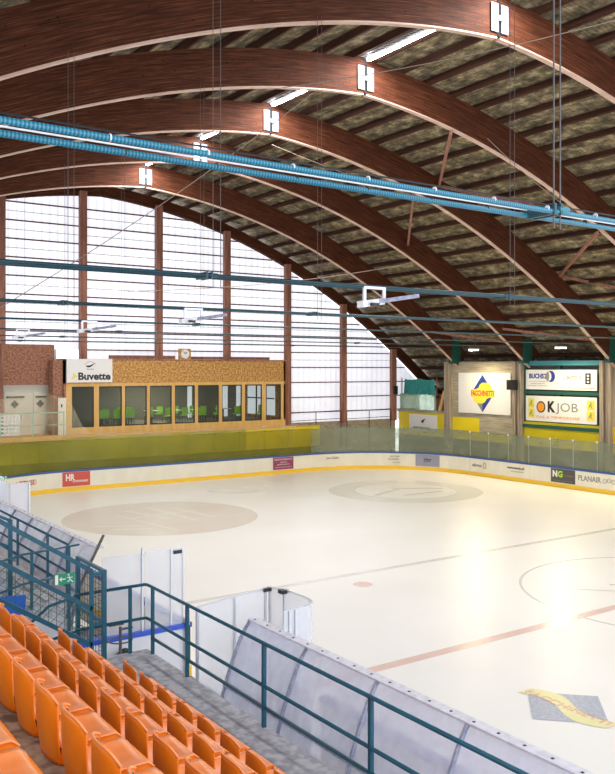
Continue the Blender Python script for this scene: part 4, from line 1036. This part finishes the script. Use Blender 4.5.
# ------------------------------------------------------------------ players benches under curved covers
def cover(y0, y1, ribs, lab):
    """y0 the end towards the passage"""
    r = thing('bench_cover', lab, 'bench cover', 'curved covers over the players benches', (-16, y0, 0))
    prof = [(-15.97, 2.40), (-16.12, 2.18), (-16.27, 1.86), (-16.39, 1.55), (-16.50, 1.2), (-16.62, .6), (-16.7, .05)]
    lo_, hi = min(y0, y1), max(y0, y1)
    mb = MB()
    for (a, b) in prof: mb.v += [(a, lo_, b), (a, hi, b), (a-.012, lo_, b), (a-.012, hi, b)]
    for k in range(len(prof)-1):
        i = 4*k; mb.f += [(i, i+1, i+5, i+4), (i+2, i+6, i+7, i+3)]
    part('sheet', mb, 'cover', r, True)
    mb = MB().box(-16.02, -15.86, lo_, hi, 2.40, 2.425); part('lip', mb, 'cover_lip', r, label='pale riveted top lip')
    y = lo_+.2
    while y < hi: part('rivet', MB().box(-15.96, -15.93, y, y+.03, 2.425, 2.432), 'black', r); y += .38
    for y in ribs:
        part('rib', MB().tube([(a-.03, y, b) for a, b in prof], .028, 8), 'rib_alu', r, True)
    part('stringer', MB().bar((-16.47, lo_, 1.45), (-16.47, hi, 1.45), .04, .06), 'rib_alu', r)
    part('stringer', MB().bar((-16.62, lo_, .9), (-16.62, hi, .9), .04, .06), 'rib_alu', r)
    return r
cover(-2.3, -10.6, [-2.32, -3.98, -5.64, -7.3, -8.95, -10.55], 'curved frosted cover of the near players bench beside the long teal railing')
r = cover(4.49, 14.0, [4.5, 6.15, 7.8, 9.45, 11.1, 12.75, 13.95], 'curved frosted cover of the far players bench at the left edge')
tag(MB().bar((-15.9, 4.4, 2.72), (-17.3, 4.4, .0), .05, .05).build('cover_prop', 'steelwire'), 'dark metal bar sticking up at the end of the far bench cover', 'bar')
for (y0, y1, w) in ((-3.0, -10.5, 'near'), (5.0, 13.8, 'far')):
    r = thing('players_bench', 'pale players bench under the %s curved cover' % w, 'bench', 'players benches', (-15.9, (y0+y1)/2, 0))
    part('seat', MB().box(-16.3, -15.95, min(y0, y1), max(y0, y1), .42, .47), 'door_white', r)
    y = min(y0, y1)+.2
    while y < max(y0, y1): part('leg', MB().box(-16.25, -16.0, y, y+.06, 0, .42), 'rib_alu', r); y += 1.8
# ------------------------------------------------------------------ gate boards and glass enclosure
r = thing('gate_board', 'white board with bright blue cap across the far side of the passage', 'rink board', None, (-16, 2, 0))
part('board', MB().box(-17.4, -15.05, 1.98, 2.08, .02, 1.04), 'white_metal', r); part('cap', MB().box(-17.4, -15.0, 1.93, 2.13, 1.04, 1.14), 'blue_bright', r)
part('latch_post', MB().box(-15.06, -14.96, 1.9, 2.02, .1, 1.25), 'alu', r, label='dark metal latch post')
part('latch', MB().box(-15.03, -14.97, 1.86, 1.9, .3, 1.1), 'black', r)
def gpane(pts, z0, z1, lab, m='glass_clear', posts=()):
    r = thing('plexiglass_screen', lab, 'glass panel', 'clear plexiglass around the passage', (pts[0][0], pts[0][1], z0))
    p = [Vector(a) for a in pts]
    part('pane', ribbon(p, z0, z1, 0, .015), m, r)
    part('edge_strip', ribbon(p, z1, z1+.015, -.004, .02), 'alu', r)
    for (x, y, za, zb) in posts: part('post', MB().bar((x, y, za), (x, y, zb), .04), 'alu', r)
    return r
gpane([(-16.85, 2.06), (-15.95, 2.03)], 1.14, 2.72, 'clear plexiglass panel on the blue capped board, left one', posts=[(-16.0, 2.0, 1.14, 2.85)])
gpane([(-15.93, 2.03), (-15.06, 2.0)], 1.14, 2.74, 'clear plexiglass panel on the blue capped board, right one with the hinge', posts=[(-15.07, 2.0, 1.14, 2.76), (-15.35, 2.0, 1.14, 2.76)])
tag(MB().box(-15.3, -15.12, 1.95, 1.985, 2.64, 2.71).build('glass_clamp', 'black'), 'dark metal clamp on top of the passage glass', 'clamp')
gpane([(-16.9, -2.2), (-16.12, -2.02), (-15.38, -1.84)], .1, 2.74, 'clear plexiglass gate leaf standing open left of the rounded pane', posts=[(-16.9, -2.2, .1, 2.74), (-16.12, -2.02, .1, 2.74), (-15.4, -1.85, 1.0, 2.76)])
gpane([(-15.32, -1.84), (-15.17, -2.1), (-15.16, -2.6)], 1.1, 2.74, 'short clear plexiglass panel facing the ice beside the rounded pane', posts=[(-15.3, -1.84, .1, 2.76), (-15.17, -2.1, .1, 2.76)])
gpane([(-15.16, -2.62), (-15.17, -2.85), (-15.22, -3.02), (-15.32, -3.13), (-15.45, -3.2), (-15.73, -3.24), (-15.93, -3.25)], 1.1, 2.74, 'rounded clear plexiglass pane at the end of the near bench', posts=[(-15.7, -3.24, .1, 2.74), (-15.82, -3.25, .1, 2.74)])
tag(MB().box(-15.45, -15.3, -1.9, -1.82, 2.69, 2.75).build('glass_clamp', 'black'), 'dark clamp at the left corner of the glass enclosure', 'clamp')
tag(MB().box(-15.28, -15.14, -2.2, -2.06, 2.69, 2.75).build('glass_clamp', 'black'), 'dark clamp at the right corner of the glass enclosure', 'clamp')
r = thing('rink_board', 'white board under the rounded plexiglass pane', 'rink board', None, (-15.2, -2.5, 0))
part('board', ribbon([Vector(a) for a in [(-15.15, -1.95), (-15.15, -2.85), (-15.25, -3.05), (-15.5, -3.2), (-16.5, -3.26)]], .02, 1.06, .02, .1), 'white_metal', r)
# things standing in the passage and on the ledge end
r = thing('valve_stand', 'dark upright stand with crossbars and an oval ring behind the ledge', 'stand', None, (-17.05, .6, 0))
vx, vy = -17.05, 0.6
part('pole', MB().tube([(vx, vy, .0), (vx, vy, 1.75)], .03, 8), 'steelwire', r)
part('crossbar', MB().tube([(vx-.22, vy, 1.80), (vx+.06, vy, 1.80)], .02, 6).tube([(vx-.02, vy, 1.70), (vx+.24, vy, 1.70)], .02, 6), 'black', r)
part('oval_ring', MB().tube([(vx+.22*math.cos(t*PI/10), vy+.2*math.sin(t*PI/10)  , 1.50) for t in range(21)], .014, 6), 'steelwire', r)
mb = MB(); pts = [(.34*math.cos(math.radians(a)), .46*math.sin(math.radians(a))) for a in range(0, 181, 12)]
mb.prism([(-16.45+a*.7, max(0.0, .47+b*.95) if 0 < k_ < 15 else 0.0) for k_, (a, b) in enumerate(pts)], -.35, (0, 1.5, 0)); tag(mb.build('rubber_tub', 'black'), 'black rounded tub beside the blue capped board', 'tub')
mb = MB(); mb.bar((-19.5, 1.3, 2.25), (-18.6, 1.3, 2.2), .05, .45); tag(mb.build('plastic_sheet', 'tarp_blue'), 'bright blue plastic sheet lying beyond the passage', 'sheet')
tag(MB().box(-19.5, -19.1, -3.0, -2.4, LZ, LZ+.35).build('concrete_block', 'conc_tier'), 'tan concrete block at the foot of the mesh fence', 'block') if False else None
